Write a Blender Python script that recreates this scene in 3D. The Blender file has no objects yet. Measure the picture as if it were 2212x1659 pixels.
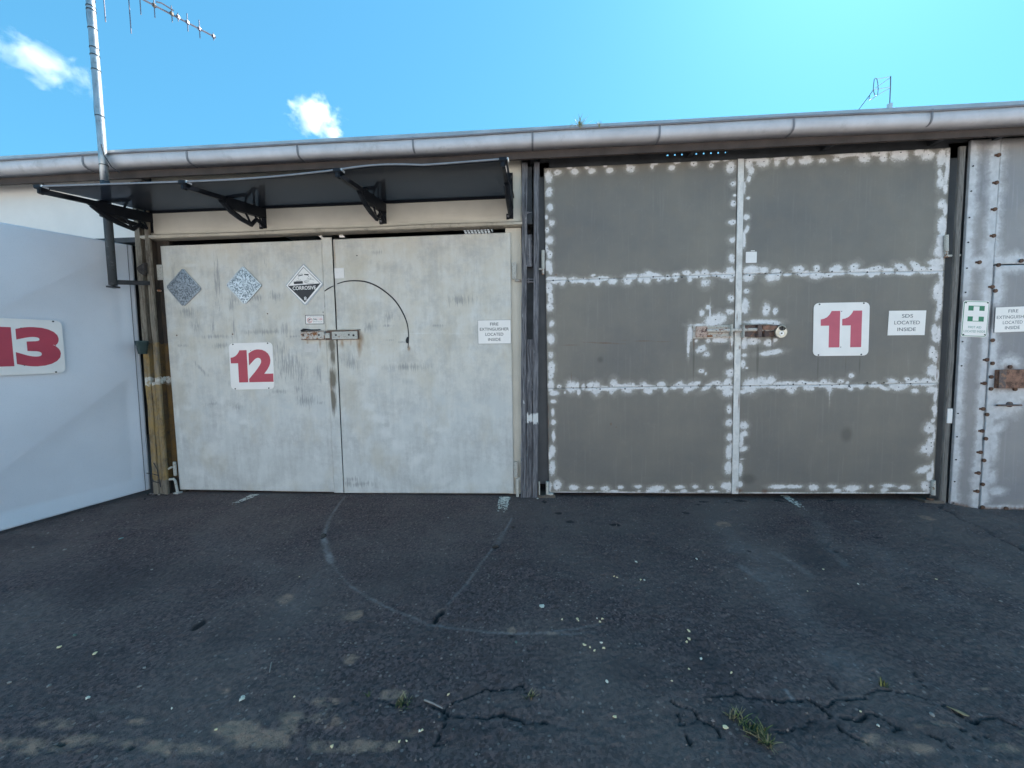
import bpy, bmesh, math, random
import numpy as np
from mathutils import Vector
random.seed(7); rng = np.random.default_rng(7)
S = bpy.context.scene; COL = S.collection
R_ = math.radians

# ------------------------------------------------------------------ camera
ZC, CD, F = 1.332, 3.7, 831.0                      # camera height, distance to the door plane, focal length on a 2212 px wide frame
PITCH, YAW, ROLL = R_(3.577), R_(-3.746), R_(-0.86)
fwd = Vector((math.sin(YAW)*math.cos(PITCH), math.cos(YAW)*math.cos(PITCH), -math.sin(PITCH)))
r0 = Vector((math.cos(YAW), -math.sin(YAW), 0)); u0 = r0.cross(fwd)
cright = math.cos(ROLL)*r0 + math.sin(ROLL)*u0
cup = -math.sin(ROLL)*r0 + math.cos(ROLL)*u0
CAMP = Vector((0, -CD, ZC))
cam = bpy.data.objects.new('camera', bpy.data.cameras.new('camera')); COL.objects.link(cam); S.camera = cam
cam.data.sensor_width = 36; cam.data.lens = F/2212*36; cam.data.clip_start = 0.05; cam.data.clip_end = 5000
from mathutils import Matrix
m = Matrix.Identity(4)
for i in range(3): m[i][0], m[i][1], m[i][2], m[i][3] = cright[i], cup[i], -fwd[i], CAMP[i]
cam.matrix_world = m

# ------------------------------------------------------------------ light and exposure
SUN_EL, SUN_AZ = R_(45), R_(40)                    # azimuth measured from +Y towards +X
w = bpy.data.worlds.new('World'); S.world = w; w.use_nodes = True
nt = w.node_tree; nt.nodes.clear()
sky = nt.nodes.new('ShaderNodeTexSky'); sky.sky_type = 'NISHITA'; sky.sun_disc = False
sky.sun_elevation = SUN_EL; sky.sun_rotation = SUN_AZ
sky.air_density = 1.0; sky.dust_density = 0.5; sky.ozone_density = 2.0; sky.altitude = 0
bg = nt.nodes.new('ShaderNodeBackground'); bg.inputs[1].default_value = 0.113
wo = nt.nodes.new('ShaderNodeOutputWorld')
gm = nt.nodes.new('ShaderNodeGamma'); gm.inputs[1].default_value = .5      # one even tone curve and tint for the whole sky, as the phone camera renders it
tn = nt.nodes.new('ShaderNodeMix'); tn.data_type = 'RGBA'; tn.blend_type = 'MULTIPLY'; tn.inputs[0].default_value = 1; tn.inputs[7].default_value = (.28, .775, 1.03, 1)
nt.links.new(sky.outputs[0], gm.inputs[0]); nt.links.new(gm.outputs[0], tn.inputs[6]); nt.links.new(tn.outputs[2], bg.inputs[0]); nt.links.new(bg.outputs[0], wo.inputs[0])
sun = bpy.data.objects.new('sun', bpy.data.lights.new('sun', 'SUN')); COL.objects.link(sun)
sun.data.energy = 5.0; sun.data.angle = R_(0.55); sun.data.color = (1, 0.95, 0.87)
sdir = Vector((math.sin(SUN_AZ)*math.cos(SUN_EL), math.cos(SUN_AZ)*math.cos(SUN_EL), math.sin(SUN_EL)))
sun.rotation_euler = sdir.to_track_quat('Z', 'Y').to_euler(); sun.location = (6, 6, 9)
vs = S.view_settings; vs.view_transform = 'Standard'; vs.look = 'None'; vs.gamma = 1; vs.use_curve_mapping = False
vs.exposure = 2.13
S.cycles.volume_bounces = 2; S.cycles.max_bounces = 8; S.cycles.transparent_max_bounces = 12

# ------------------------------------------------------------------ picking points of the place
def ray(x, y): return (x-1106.0)/F*cright - (y-829.5)/F*cup + fwd
def at(x, y, Y=0.0):                                # a point on the plane at depth Y
    v = ray(x, y); return CAMP + v*((CD+Y)/v.y)
def atz(x, y, z):                                   # a point on a level plane
    v = ray(x, y); return CAMP + v*((z-ZC)/v.z)
def hit(x, y, P, N):
    v = ray(x, y); return CAMP + v*((P-CAMP).dot(N)/v.dot(N))
Z8 = lambda u, v: (1152+u*.2315, 274.3+v*.2315)
Z5B = lambda u, v: (1152+u*.2728, 658.3+v*.2728)
Z1B = lambda u, v: (1591+u*.248, 274.3+v*.248)
Z2B = lambda u, v: (1700.7+u*.2315, 603.5+v*.2315)
Z8B = lambda u, v: (1443.9+u*.3472, 1042.3+v*.3472)
Z7 = lambda u, v: (658.3+u*.3472, 1042.3+v*.3472)
Z6B = lambda u, v: (u*.3472, 1042.3+v*.3472)
ZR = lambda u, v: (1975+u*.2977, 658.3+v*.2977)
ZR0 = lambda u, v: (1975+u*.2977, 219.4+v*.2977)
ZL = lambda u, v: (1453.8+u*.124, 674.8+v*.124)
ZK = lambda u, v: (603.5+u*.12565, 559.6+v*.12565)
Z5 = lambda u, v: (329.2+u*.248, 493.7+v*.248)
Z6 = lambda u, v: (658.3+u*.2232, 493.7+v*.2232)
ZG = lambda u, v: (1399+u*.2108, 1481.3+v*.2108)
ZB = lambda u, v: (1810.4+u*.07936, 137.2+v*.07936)      # right roof frame
Z4 = lambda u, v: (u*.3307, 630.9+v*.3307)

# ------------------------------------------------------------------ numpy noise
def vnoise(x, y, seed=0, octs=4):
    out = 0; amp = 1; tot = 0
    for o in range(octs):
        xi = np.floor(x).astype(np.int64); yi = np.floor(y).astype(np.int64); fx = x-xi; fy = y-yi
        fx = fx*fx*(3-2*fx); fy = fy*fy*(3-2*fy)
        def h(a, b):
            n = (a*374761393 + b*668265263 + (seed+o*17)*974711) & 0xffffffff
            n = ((n ^ (n >> 13))*1274126177) & 0xffffffff
            return ((n ^ (n >> 16)) & 0xffff)/65535.0
        v = (h(xi, yi)*(1-fx)+h(xi+1, yi)*fx)*(1-fy) + (h(xi, yi+1)*(1-fx)+h(xi+1, yi+1)*fx)*fy
        out = out+v*amp; tot += amp; amp *= .5; x = x*2+13.1; y = y*2+7.7
    return out/tot
def seg_dist(px, py, pts):
    d = np.full(px.shape, 1e9)
    for (ax, ay), (bx, by) in zip(pts[:-1], pts[1:]):
        vx, vy = bx-ax, by-ay; L = vx*vx+vy*vy+1e-12
        t = np.clip(((px-ax)*vx+(py-ay)*vy)/L, 0, 1)
        d = np.minimum(d, np.hypot(px-ax-t*vx, py-ay-t*vy))
    return d
def sstep(a, b, x):
    t = np.clip((x-a)/(b-a), 0, 1); return t*t*(3-2*t)

# ------------------------------------------------------------------ materials
class NT:
    def __init__(s, name):
        s.m = bpy.data.materials.new(name); s.m.use_nodes = True; s.t = s.m.node_tree; s.t.nodes.clear()
        s.out = s.n('ShaderNodeOutputMaterial'); s._co = None
    def n(s, t, **k):
        x = s.t.nodes.new(t)
        for a, b in k.items(): setattr(x, a, b)
        return x
    def set(s, sock, v):
        if isinstance(v, bpy.types.NodeSocket): s.t.links.new(v, sock)
        elif v is not None:
            if hasattr(sock.default_value, '__len__') and not hasattr(v, '__len__'): v = [v]*len(sock.default_value)
            if hasattr(v, '__len__') and len(v) == 3 and len(sock.default_value) == 4: v = (*v, 1)
            sock.default_value = v
    def co(s):
        if s._co is None: s._co = s.n('ShaderNodeTexCoord').outputs['Object']
        return s._co
    def scaled(s, sc, off=(0, 0, 0)):
        mp = s.n('ShaderNodeMapping'); s.set(mp.inputs[0], s.co()); mp.inputs['Scale'].default_value = sc; mp.inputs['Location'].default_value = off
        return mp.outputs[0]
    def noise(s, scale, detail=4, rough=.55, vec=None, dist=0):
        x = s.n('ShaderNodeTexNoise'); s.set(x.inputs['Vector'], vec or s.co()); x.inputs['Scale'].default_value = scale
        x.inputs['Detail'].default_value = detail; x.inputs['Roughness'].default_value = rough; x.inputs['Distortion'].default_value = dist
        return x.outputs[0]
    def vor(s, scale, vec=None, out='Color'):
        x = s.n('ShaderNodeTexVoronoi'); s.set(x.inputs['Vector'], vec or s.co()); x.inputs['Scale'].default_value = scale
        return x.outputs[out]
    def ramp(s, f, *st):
        x = s.n('ShaderNodeValToRGB'); s.set(x.inputs[0], f); e = x.color_ramp.elements
        while len(e) < len(st): e.new(.5)
        for el, (p, c) in zip(e, st):
            el.position = p; el.color = (c, c, c, 1) if not hasattr(c, '__len__') else (*c, 1)
        return x.outputs[0]
    def mix(s, f, a, b, mode='MIX'):
        x = s.n('ShaderNodeMix', data_type='RGBA', blend_type=mode); s.set(x.inputs[0], f); s.set(x.inputs[6], a); s.set(x.inputs[7], b)
        return x.outputs[2]
    def math(s, op, a, b=0.0, c=None, clamp=False):
        x = s.n('ShaderNodeMath', operation=op, use_clamp=clamp); s.set(x.inputs[0], a); s.set(x.inputs[1], b)
        if c is not None: s.set(x.inputs[2], c)
        return x.outputs[0]
    def attr(s, name):
        x = s.n('ShaderNodeAttribute', attribute_name=name); sp = s.n('ShaderNodeSeparateColor'); s.set(sp.inputs[0], x.outputs['Color'])
        return sp.outputs[0], sp.outputs[1], sp.outputs[2], x.outputs['Alpha']
    def bump(s, h, strength=.3, dist=.01, nrm=None):
        x = s.n('ShaderNodeBump'); s.set(x.inputs['Height'], h); x.inputs['Strength'].default_value = strength; x.inputs['Distance'].default_value = dist
        if nrm: s.set(x.inputs['Normal'], nrm)
        return x.outputs[0]
    def pbsdf(s, col, rough=.6, metal=0, nrm=None, spec=.4, **k):
        x = s.n('ShaderNodeBsdfPrincipled'); s.set(x.inputs['Base Color'], col); s.set(x.inputs['Roughness'], rough); s.set(x.inputs['Metallic'], metal)
        x.inputs['Specular IOR Level'].default_value = spec
        if nrm: s.set(x.inputs['Normal'], nrm)
        for a, b in k.items(): s.set(x.inputs[a], b)
        s.set(s.out.inputs[0], x.outputs[0]); return x
def simple(name, col, rough=.6, metal=0, var=.18, scale=9, bump=.15, bscale=60, spec=.4, dirt=None):
    t = NT(name); n1 = t.noise(scale, 5); n2 = t.noise(bscale, 3)
    dark = [c*(1-var) for c in col]; lite = [min(1, c*(1+var)) for c in col]
    c = t.mix(t.ramp(n1, (.3, 0.), (.7, 1.)), dark, lite)
    if dirt: c = t.mix(t.ramp(t.noise(scale*1.7, 6, .7), (.55, 0.), (.72, .8)), c, dirt)
    t.pbsdf(c, t.math('ADD', t.math('MULTIPLY', n2, .25), rough-.12), metal, t.bump(n2, bump, .004), spec); return t.m

def paint12(name, low=False):
    t = NT(name); P, G, B, A = t.attr('mask')
    big = t.noise(1.3, 4, .6); blot = t.noise(5, 6, .65); fine = t.noise(60, 3)
    streak = t.noise(1, 6, .75, t.scaled((24, 24, 2.6)))
    streak2 = t.noise(1, 5, .7, t.scaled((85, 85, 5.5), (3, 1, 2)))
    sep = t.n('ShaderNodeSeparateXYZ'); t.set(sep.inputs[0], t.co())
    hgt = t.math('ADD', t.math('MULTIPLY', sep.outputs[2], .42), t.math('MULTIPLY', blot, .9))       # cream paint survives better high up under the awning
    c = t.mix(t.ramp(hgt, (.75, 0.), (1.35, 1.)), (.565, .575, .56), (.62, .585, .515))
    c = t.mix(t.ramp(t.math('ADD', t.math('MULTIPLY', streak, .32), t.math('MULTIPLY', blot, .88)), (.52, 0.), (.76, .7)), c, (.69, .695, .675))
    c = t.mix(t.math('MULTIPLY', t.ramp(t.math('ADD', t.math('MULTIPLY', streak, .25), t.math('MULTIPLY', t.noise(3.1, 7, .75), .85)), (.42, .9), (.58, 0.)), .8), c, (.43, .43, .42))
    c = t.mix(t.ramp(t.noise(22, 5, .7), (.55, 0.), (.75, .35)), c, (.66, .67, .655))
    c = t.mix(t.ramp(t.noise(2.6, 5, .6, t.scaled((1, 1, .6), (7, 0, 3))), (.52, 0.), (.70, .5)), c, (.52, .46, .35))
    # grazed dark streaks, where the surface was scraped
    s = t.math('ADD', t.math('MULTIPLY', streak2, 1.0), t.math('MULTIPLY', G, .34))
    c = t.mix(t.ramp(s, (.69, 0.), (.82, .62)), c, (.23, .23, .24))
    # touched-up pale blobs
    p = t.math('ADD', P, t.math('MULTIPLY', t.math('SUBTRACT', t.noise(20, 5, .7), .5), .9))
    c = t.mix(t.ramp(p, (.30, 0.), (.75, .42)), c, (.74, .74, .72))
    r = t.math('ADD', B, t.math('MULTIPLY', t.math('SUBTRACT', t.noise(1, 4, .6, t.scaled((50, 50, 12))), .5), .45))
    c = t.mix(t.ramp(r, (.45, 0.), (.95, .85)), c, (.30, .17, .075))
    sc = t.noise(1, 2, .5, t.scaled((3, 3, 160), (1, 5, 9)))
    c = t.mix(t.math('MULTIPLY', t.ramp(sc, (.70, 0.), (.73, .3)), t.ramp(blot, (.5, 0.), (.6, 1.))), c, (.27, .28, .28))
    if low: c = t.mix(t.ramp(t.math('ADD', A, t.math('MULTIPLY', t.math('SUBTRACT', streak, .5), 1.2)), (.45, 0.), (.75, .9)), c, (.135, .115, .085))
    t.pbsdf(c, t.ramp(blot, (.3, .5), (.7, .72)), 0, t.bump(t.math('ADD', fine, t.math('MULTIPLY', blot, .6)), .22, .004), .35); return t.m
def paint11(name, base=(.188, .174, .156), prim=(.80, .78, .78), soft=.0):
    t = NT(name); P, G, B, A = t.attr('mask')
    big = t.noise(1.1, 5, .6); blot = t.noise(7, 6, .65); fine = t.noise(140, 3)
    streak = t.noise(1, 5, .6, t.scaled((45, 45, 2)))
    c = t.mix(t.ramp(big, (.34, 0.), (.66, 1.)), [base[0]*.80, base[1]*.82, base[2]*.86], [base[0]*1.16, base[1]*1.13, base[2]*1.06])
    c = t.mix(t.ramp(blot, (.5, 0.), (.75, .3)), c, (base[0]*1.18, base[1]*1.08, base[2]*.95))
    c = t.mix(t.ramp(streak, (.56, 0.), (.75, .35)), c, [x*1.45 for x in base])
    c = t.mix(t.ramp(t.noise(3, 5, .7, t.scaled((1, 1, 9), (2, 8, 1))), (.66, 0.), (.74, .3)), c, [x*.7 for x in base])
    p = t.math('ADD', P, t.math('MULTIPLY', t.math('ADD', t.math('MULTIPLY', t.math('SUBTRACT', t.noise(19, 4, .65, None, .8), .5), .6), t.math('MULTIPLY', t.math('SUBTRACT', t.noise(70, 3, .6), .5), .35)), 1.0))
    c = t.mix(t.ramp(p, (.06, 0.), (.36, .20), (.5, .34)), c, [x*2.6 for x in base])                      # overspray round each touched-up patch
    pc = t.mix(t.ramp(t.noise(17, 5, .65), (.35, 0.), (.65, 1.)), [x*.80 for x in prim], prim)
    c = t.mix(t.ramp(p, (.47, 0.), (.66, .95)), c, pc)
    r = t.math('ADD', B, t.math('MULTIPLY', t.math('SUBTRACT', t.noise(1, 4, .6, t.scaled((60, 60, 14))), .5), .5))
    c = t.mix(t.ramp(r, (.45, 0.), (.9, .85)), c, (.16, .085, .055))
    c = t.mix(t.ramp(G, (.3, 0.), (.7, .55)), c, [x*.45 for x in base])
    t.pbsdf(c, t.ramp(blot, (.3, .45), (.7, .62)), 0, t.bump(t.math('ADD', fine, blot), .16, .003), .4); return t.m
def wood(name, a, b, yellow=None, flakes=.0, patch=None):
    t = NT(name); g = t.noise(1, 6, .7, t.scaled((70, 70, 3))); g2 = t.noise(1, 4, .6, t.scaled((190, 190, 7), (2, 2, 2))); bl = t.noise(6, 5)
    c = t.mix(t.ramp(g, (.38, 0.), (.62, 1.)), a, b)
    c = t.mix(t.ramp(g2, (.54, 0.), (.66, .75)), c, [x*.3 for x in a])
    if yellow:
        sep = t.n('ShaderNodeSeparateXYZ'); t.set(sep.inputs[0], t.co())
        hz = t.math('ADD', sep.outputs[2], t.math('MULTIPLY', t.math('SUBTRACT', t.noise(14, 4), .5), .09))
        ym = t.math('MULTIPLY', t.math('LESS_THAN', hz, 1.56), t.ramp(t.noise(5, 7, .75), (.38, .1), (.58, .95)))
        ym = t.math('MULTIPLY', ym, t.math('GREATER_THAN', hz, .16))
        c = t.mix(ym, c, yellow)
        wm = t.math('MULTIPLY', t.math('GREATER_THAN', hz, 1.13), t.math('LESS_THAN', hz, 1.215))
        c = t.mix(t.math('MULTIPLY', wm, t.ramp(t.noise(18, 5), (.4, .1), (.55, .9))), c, (.62, .62, .58))
        c = t.mix(t.ramp(t.noise(9, 6, .75, t.scaled((1, 1, .4))), (.50, 0.), (.66, .8)), c, (.075, .052, .035))
    if flakes:
        f = t.noise(1, 4, .65, t.scaled((50, 50, 9), (5, 1, 0)))
        c = t.mix(t.ramp(f, (.66, 0.), (.69, flakes)), c, (.55, .56, .56))
    if patch:
        sep = t.n('ShaderNodeSeparateXYZ'); t.set(sep.inputs[0], t.co())
        hz = t.math('ADD', sep.outputs[2], t.math('MULTIPLY', t.math('SUBTRACT', t.noise(1, 4, .7, t.scaled((60, 60, 10))), .5), .14))
        pm = t.math('MULTIPLY', t.math('GREATER_THAN', hz, patch[0]), t.math('LESS_THAN', hz, patch[1]))
        c = t.mix(t.math('MULTIPLY', pm, .95), c, (.68, .68, .67))
    t.pbsdf(c, .8, 0, t.bump(t.math('ADD', g, t.math('MULTIPLY', g2, -1.2)), .7, .006), .2); return t.m
def rusty(name, a=(.50, .46, .40), b=(.20, .085, .04), lo=.48, hi=.60, scale=22, c3=(.06, .045, .04)):
    t = NT(name); n = t.noise(scale, 6, .7); n2 = t.noise(scale*3, 4)
    c = t.mix(t.ramp(n, (lo, 0.), (hi, 1.)), a, b); c = t.mix(t.ramp(n2, (.58, 0.), (.7, .8)), c, c3)
    t.pbsdf(c, .72, 0, t.bump(n2, .4, .003), .35); return t.m

M = {}
M['p12'] = paint12('weathered_cream_paint'); M['p12s'] = paint12('weathered_cream_paint_dirty', True)
M['p11'] = paint11('grey_paint_with_primer'); M['pr'] = paint11('grey_paint_side_wall', (.27, .265, .275), (.60, .605, .625))
M['p11s'] = simple('primer_strip_paint', (.56, .54, .53), .55, 0, .2, 14, .2, 90, .4, (.23, .19, .15))
M['p13'] = simple('grey_blue_sheet_paint', (.67, .70, .76), .30, 0, .07, 1.4, .05, 160, .6)
M['cream'] = simple('cream_wall_paint', (.62, .58, .50), .65, 0, .09, 3, .12, 90, .3)
M['creamd'] = simple('cream_trim_paint', (.50, .46, .39), .6, 0, .16, 6, .15, 90, .3, (.22, .20, .16))
M['pale'] = simple('bounce_shed_cladding', (.78, .75, .70), .7, 0, .06, 2); M['white13'] = simple('white_wall_paint', (.72, .71, .69), .65, 0, .05, 3, .08, 90, .3)
M['gutter'] = simple('gutter_paint', (.55, .54, .565), .5, 0, .12, 5, .1, 60, .35, (.40, .39, .40))
M['gutterd'] = simple('gutter_joint_paint', (.20, .20, .22), .5, 0, .15, 9)
M['fascia'] = simple('brown_fascia_paint', (.062, .046, .040), .7, 0, .25, 7)
M['dark'] = simple('dark_timber', (.05, .055, .062), .75, 0, .3, 8)
M['recess'] = simple('blue_grey_jamb_paint', (.075, .078, .084), .6, 0, .15, 5)
M['interior'] = simple('unlit_interior', (.05, .05, .055), .8, 0, .3, 3)
M['roofm'] = simple('galvanised_roofing', (.42, .43, .44), .45, .6, .15, 6)
M['galv'] = simple('galvanised_pipe', (.40, .42, .44), .36, .75, .2, 12, .25, 70, .5, (.16, .15, .14))
M['black'] = simple('black_plastic', (.011, .013, .018), .5, 0, .2, 20, .1, 120, .2)
M['bar'] = simple('grey_awning_bar', (.22, .24, .27), .5, .2, .1, 20); M['alu'] = simple('aluminium_bar', (.55, .57, .58), .4, .6, .1, 20)
M['antm'] = simple('antenna_metal', (.16, .16, .20), .45, .5, .15, 20)
M['dpipe'] = rusty('shade_toned_pipe', (.050, .058, .066), (.13, .14, .15), .55, .68, 14, (.03, .03, .032)); M['steel'] = simple('dark_steel', (.055, .055, .06), .5, .4, .25, 20, .3)  # pipe tone carries the awning's shade in its colour
M['signw'] = simple('white_sign_face', (.84, .81, .78), .35, 0, .04, 6, .03, 60, .5)
M['signb'] = simple('sign_back_edge', (.35, .36, .37), .45, .4, .1, 20)
M['red'] = simple('faded_red_print', (.47, .058, .092), .42, 0, .07, 8, .03)
M['red11'] = simple('glare_paled_red_print', (.54, .095, .145), .42, 0, .06, 8, .03)  # sign red with the pallor of the glare put into the colour
M['ink'] = simple('black_print', (.022, .022, .026), .4, 0, .1, 20, .03)
M['inkg'] = simple('grey_print', (.13, .14, .16), .4, 0, .1, 20, .03)
M['green'] = simple('green_print', (.02, .20, .10), .42, 0, .1, 20, .03)
M['gritm'] = simple('grit_stone', (.20, .155, .135), .8, 0, .5, 30); M['leafc'] = simple('dull_green_chip', (.10, .14, .12), .7, 0, .2, 30); M['greeng'] = simple('pale_green_print', (.20, .34, .30), .42, 0, .1, 20, .03)
M['redp'] = simple('small_red_print', (.55, .13, .13), .42, 0, .1, 20, .03)
M['paper'] = simple('white_card', (.82, .79, .77), .6, 0, .04, 20, .05)
M['ghost'] = simple('pale_square_patch', (.60, .58, .55), .6, 0, .08, 20, .05)
M['pot'] = simple('green_grey_plastic', (.045, .075, .078), .45, 0, .15, 20, .1)
M['rust'] = rusty('rust', (.13, .07, .045), (.07, .035, .025)); M['rcream'] = rusty('rusted_cream', (.52, .50, .46), (.27, .11, .045), .47, .56, 17)
M['rcream2'] = rusty('rusted_pink_paint', (.52, .38, .31), (.10, .05, .045), .52, .60, 38); M['rdark'] = rusty('dark_rust', (.13, .10, .095), (.30, .17, .11), .5, .62, 30)
M['rbar'] = rusty('rust_and_bare_bar', (.58, .54, .49), (.24, .12, .08), .52, .64, 30); M['rlock'] = rusty('rust_lock_box', (.30, .16, .11), (.10, .055, .04), .45, .62, 16)
M['hinge'] = rusty('painted_hinge', (.50, .49, .45), (.26, .17, .11), .58, .68, 40)
M['hwood'] = simple('brown_base_block', (.13, .105, .085), .75, 0, .25, 14, .3)
M['lump'] = simple('brown_mud_lump', (.05, .043, .04), .9, 0, .4, 40, .8, 90)
M['postc'] = wood('weathered_grey_wood', (.050, .050, .058), (.25, .245, .26), None, .9)
M['postd'] = wood('weathered_grey_wood_plain', (.075, .075, .085), (.235, .23, .245), None, .25, (.73, .82)); M['postm'] = wood('weathered_grey_wood_middle', (.050, .050, .058), (.24, .235, .25), None, .85, (.74, .81))
M['postl'] = wood('pale_brown_wood', (.16, .135, .105), (.30, .265, .215), (.34, .225, .085), 0)
M['jamb'] = wood('brown_jamb_wood', (.032, .027, .024), (.062, .050, .042), (.15, .085, .025), 0)
M['postr'] = wood('grey_brown_wood', (.14, .13, .12), (.24, .225, .21), None, .1)
M['stone'] = simple('pale_pebble', (.30, .265, .235), .8, 0, .2, 40, .3)
M['petal'] = simple('pale_petal', (.88, .70, .40), .6, 0, .12, 40, .1)
M['petalw'] = simple('white_petal', (.80, .72, .58), .6, 0, .1, 40, .1)
M['straw'] = simple('dry_straw', (.34, .25, .13), .7, 0, .25, 40, .1)
M['grass'] = simple('grass_green', (.050, .070, .026), .6, 0, .3, 40, .1)
M['weed'] = simple('yellow_green_weed', (.22, .21, .06), .6, 0, .3, 40, .1)
M['chrome'] = simple('polished_lock_steel', (.42, .40, .35), .34, .75, .15, 40, .1)
def galv_spangle(name, a, b):
    t = NT(name); v = t.vor(85); bw = t.n('ShaderNodeRGBToBW'); t.set(bw.inputs[0], v)
    n = t.math('ADD', bw.outputs[0], t.math('MULTIPLY', t.math('SUBTRACT', t.noise(160, 3), .5), .7))
    c = t.mix(t.ramp(n, (.25, 0.), (.72, 1.)), a, b)
    t.pbsdf(c, .42, .55, t.bump(n, .15, .002), .5); return t.m
M['sp1'] = galv_spangle('dull_spangled_zinc', (.13, .15, .17), (.36, .39, .42)); M['sp2'] = galv_spangle('bright_spangled_zinc', (.16, .19, .21), (.62, .66, .69))
def tinted():
    t = NT('tinted_polycarbonate'); tr = t.n('ShaderNodeBsdfTransparent'); t.set(tr.inputs[0], (.16, .19, .24))
    p = t.n('ShaderNodeBsdfPrincipled'); t.set(p.inputs['Base Color'], (.028, .034, .047)); p.inputs['Roughness'].default_value = .45; p.inputs['Specular IOR Level'].default_value = .15
    mx = t.n('ShaderNodeMixShader'); mx.inputs[0].default_value = .66; t.set(mx.inputs[1], tr.outputs[0]); t.set(mx.inputs[2], p.outputs[0]); t.set(t.out.inputs[0], mx.outputs[0]); return t.m
M['tint'] = tinted()
def glow():
    t = NT('lit_light_diffuser'); e = t.n('ShaderNodeEmission'); t.set(e.inputs[0], (.9, 1, .97)); e.inputs[1].default_value = 1.6; t.set(t.out.inputs[0], e.outputs[0]); return t.m
M['glow'] = glow()
def asphalt():
    t = NT('asphalt'); sc, di, cr, A = t.attr('mask')
    v = t.vor(95); bw = t.n('ShaderNodeRGBToBW'); t.set(bw.inputs[0], v)
    big = t.noise(.9, 6, .62); mid = t.noise(6, 6, .7); fine = t.noise(230, 3, .6)
    drag = t.noise(1, 5, .65, t.scaled((2.2, 9, 1), (4, 2, 0)))
    c = t.mix(t.ramp(bw.outputs[0], (.2, 0.), (.8, 1.)), (.057, .0375, .037), (.178, .116, .107))
    c = t.mix(t.ramp(mid, (.3, .6), (.62, 0.)), c, (.078, .058, .053))
    c = t.mix(t.ramp(big, (.42, 0.), (.66, .62)), c, (.205, .150, .128))
    c = t.mix(t.ramp(drag, (.55, 0.), (.72, .35)), c, (.22, .162, .138))
    # scattered lighter stone chips
    v2 = t.n('ShaderNodeTexVoronoi'); t.set(v2.inputs['Vector'], t.co()); v2.inputs['Scale'].default_value = 55
    b2 = t.n('ShaderNodeRGBToBW'); t.set(b2.inputs[0], v2.outputs['Color'])
    chip = t.math('MULTIPLY', t.math('GREATER_THAN', b2.outputs[0], .80), t.math('LESS_THAN', v2.outputs['Distance'], .33))
    c = t.mix(t.math('MULTIPLY', chip, .55), c, (.36, .28, .24))
    c = t.mix(t.math('MULTIPLY', di, t.ramp(t.noise(8, 8, .78), (.42, 0.), (.55, .9))), c, (.44, .265, .18))
    c = t.mix(t.math('MULTIPLY', sc, t.ramp(t.noise(45, 5, .7), (.3, .25), (.6, 1.))), c, (.34, .30, .285))
    c = t.mix(t.math('MULTIPLY', A, t.ramp(t.noise(11, 6, .7), (.25, .45), (.6, 1.))), c, (.055, .042, .042))
    c = t.mix(cr, c, (.006, .006, .008))
    h = t.math('ADD', t.math('MULTIPLY', bw.outputs[0], .8), fine)
    t.pbsdf(c, t.ramp(mid, (.3, .68), (.7, .86)), 0, t.bump(h, .62, .008), .35); return t.m
M['asphalt'] = asphalt()
def farground():
    t = NT('yard_ground'); n = t.noise(.6, 6, .6)
    t.pbsdf(t.mix(t.ramp(n, (.3, 0.), (.7, 1.)), (.105, .10, .094), (.155, .146, .136)), .85, 0, t.bump(t.noise(60), .4, .01)); return t.m
M['far'] = farground()
def markpaint():
    t = NT('worn_road_paint'); n = t.noise(60, 5, .7)
    t.pbsdf(t.mix(t.ramp(n, (.35, 0.), (.6, 1.)), (.42, .37, .31), (.92, .84, .72)), .8, 0, t.bump(n, .5, .004)); return t.m
M['mark'] = markpaint()

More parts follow.
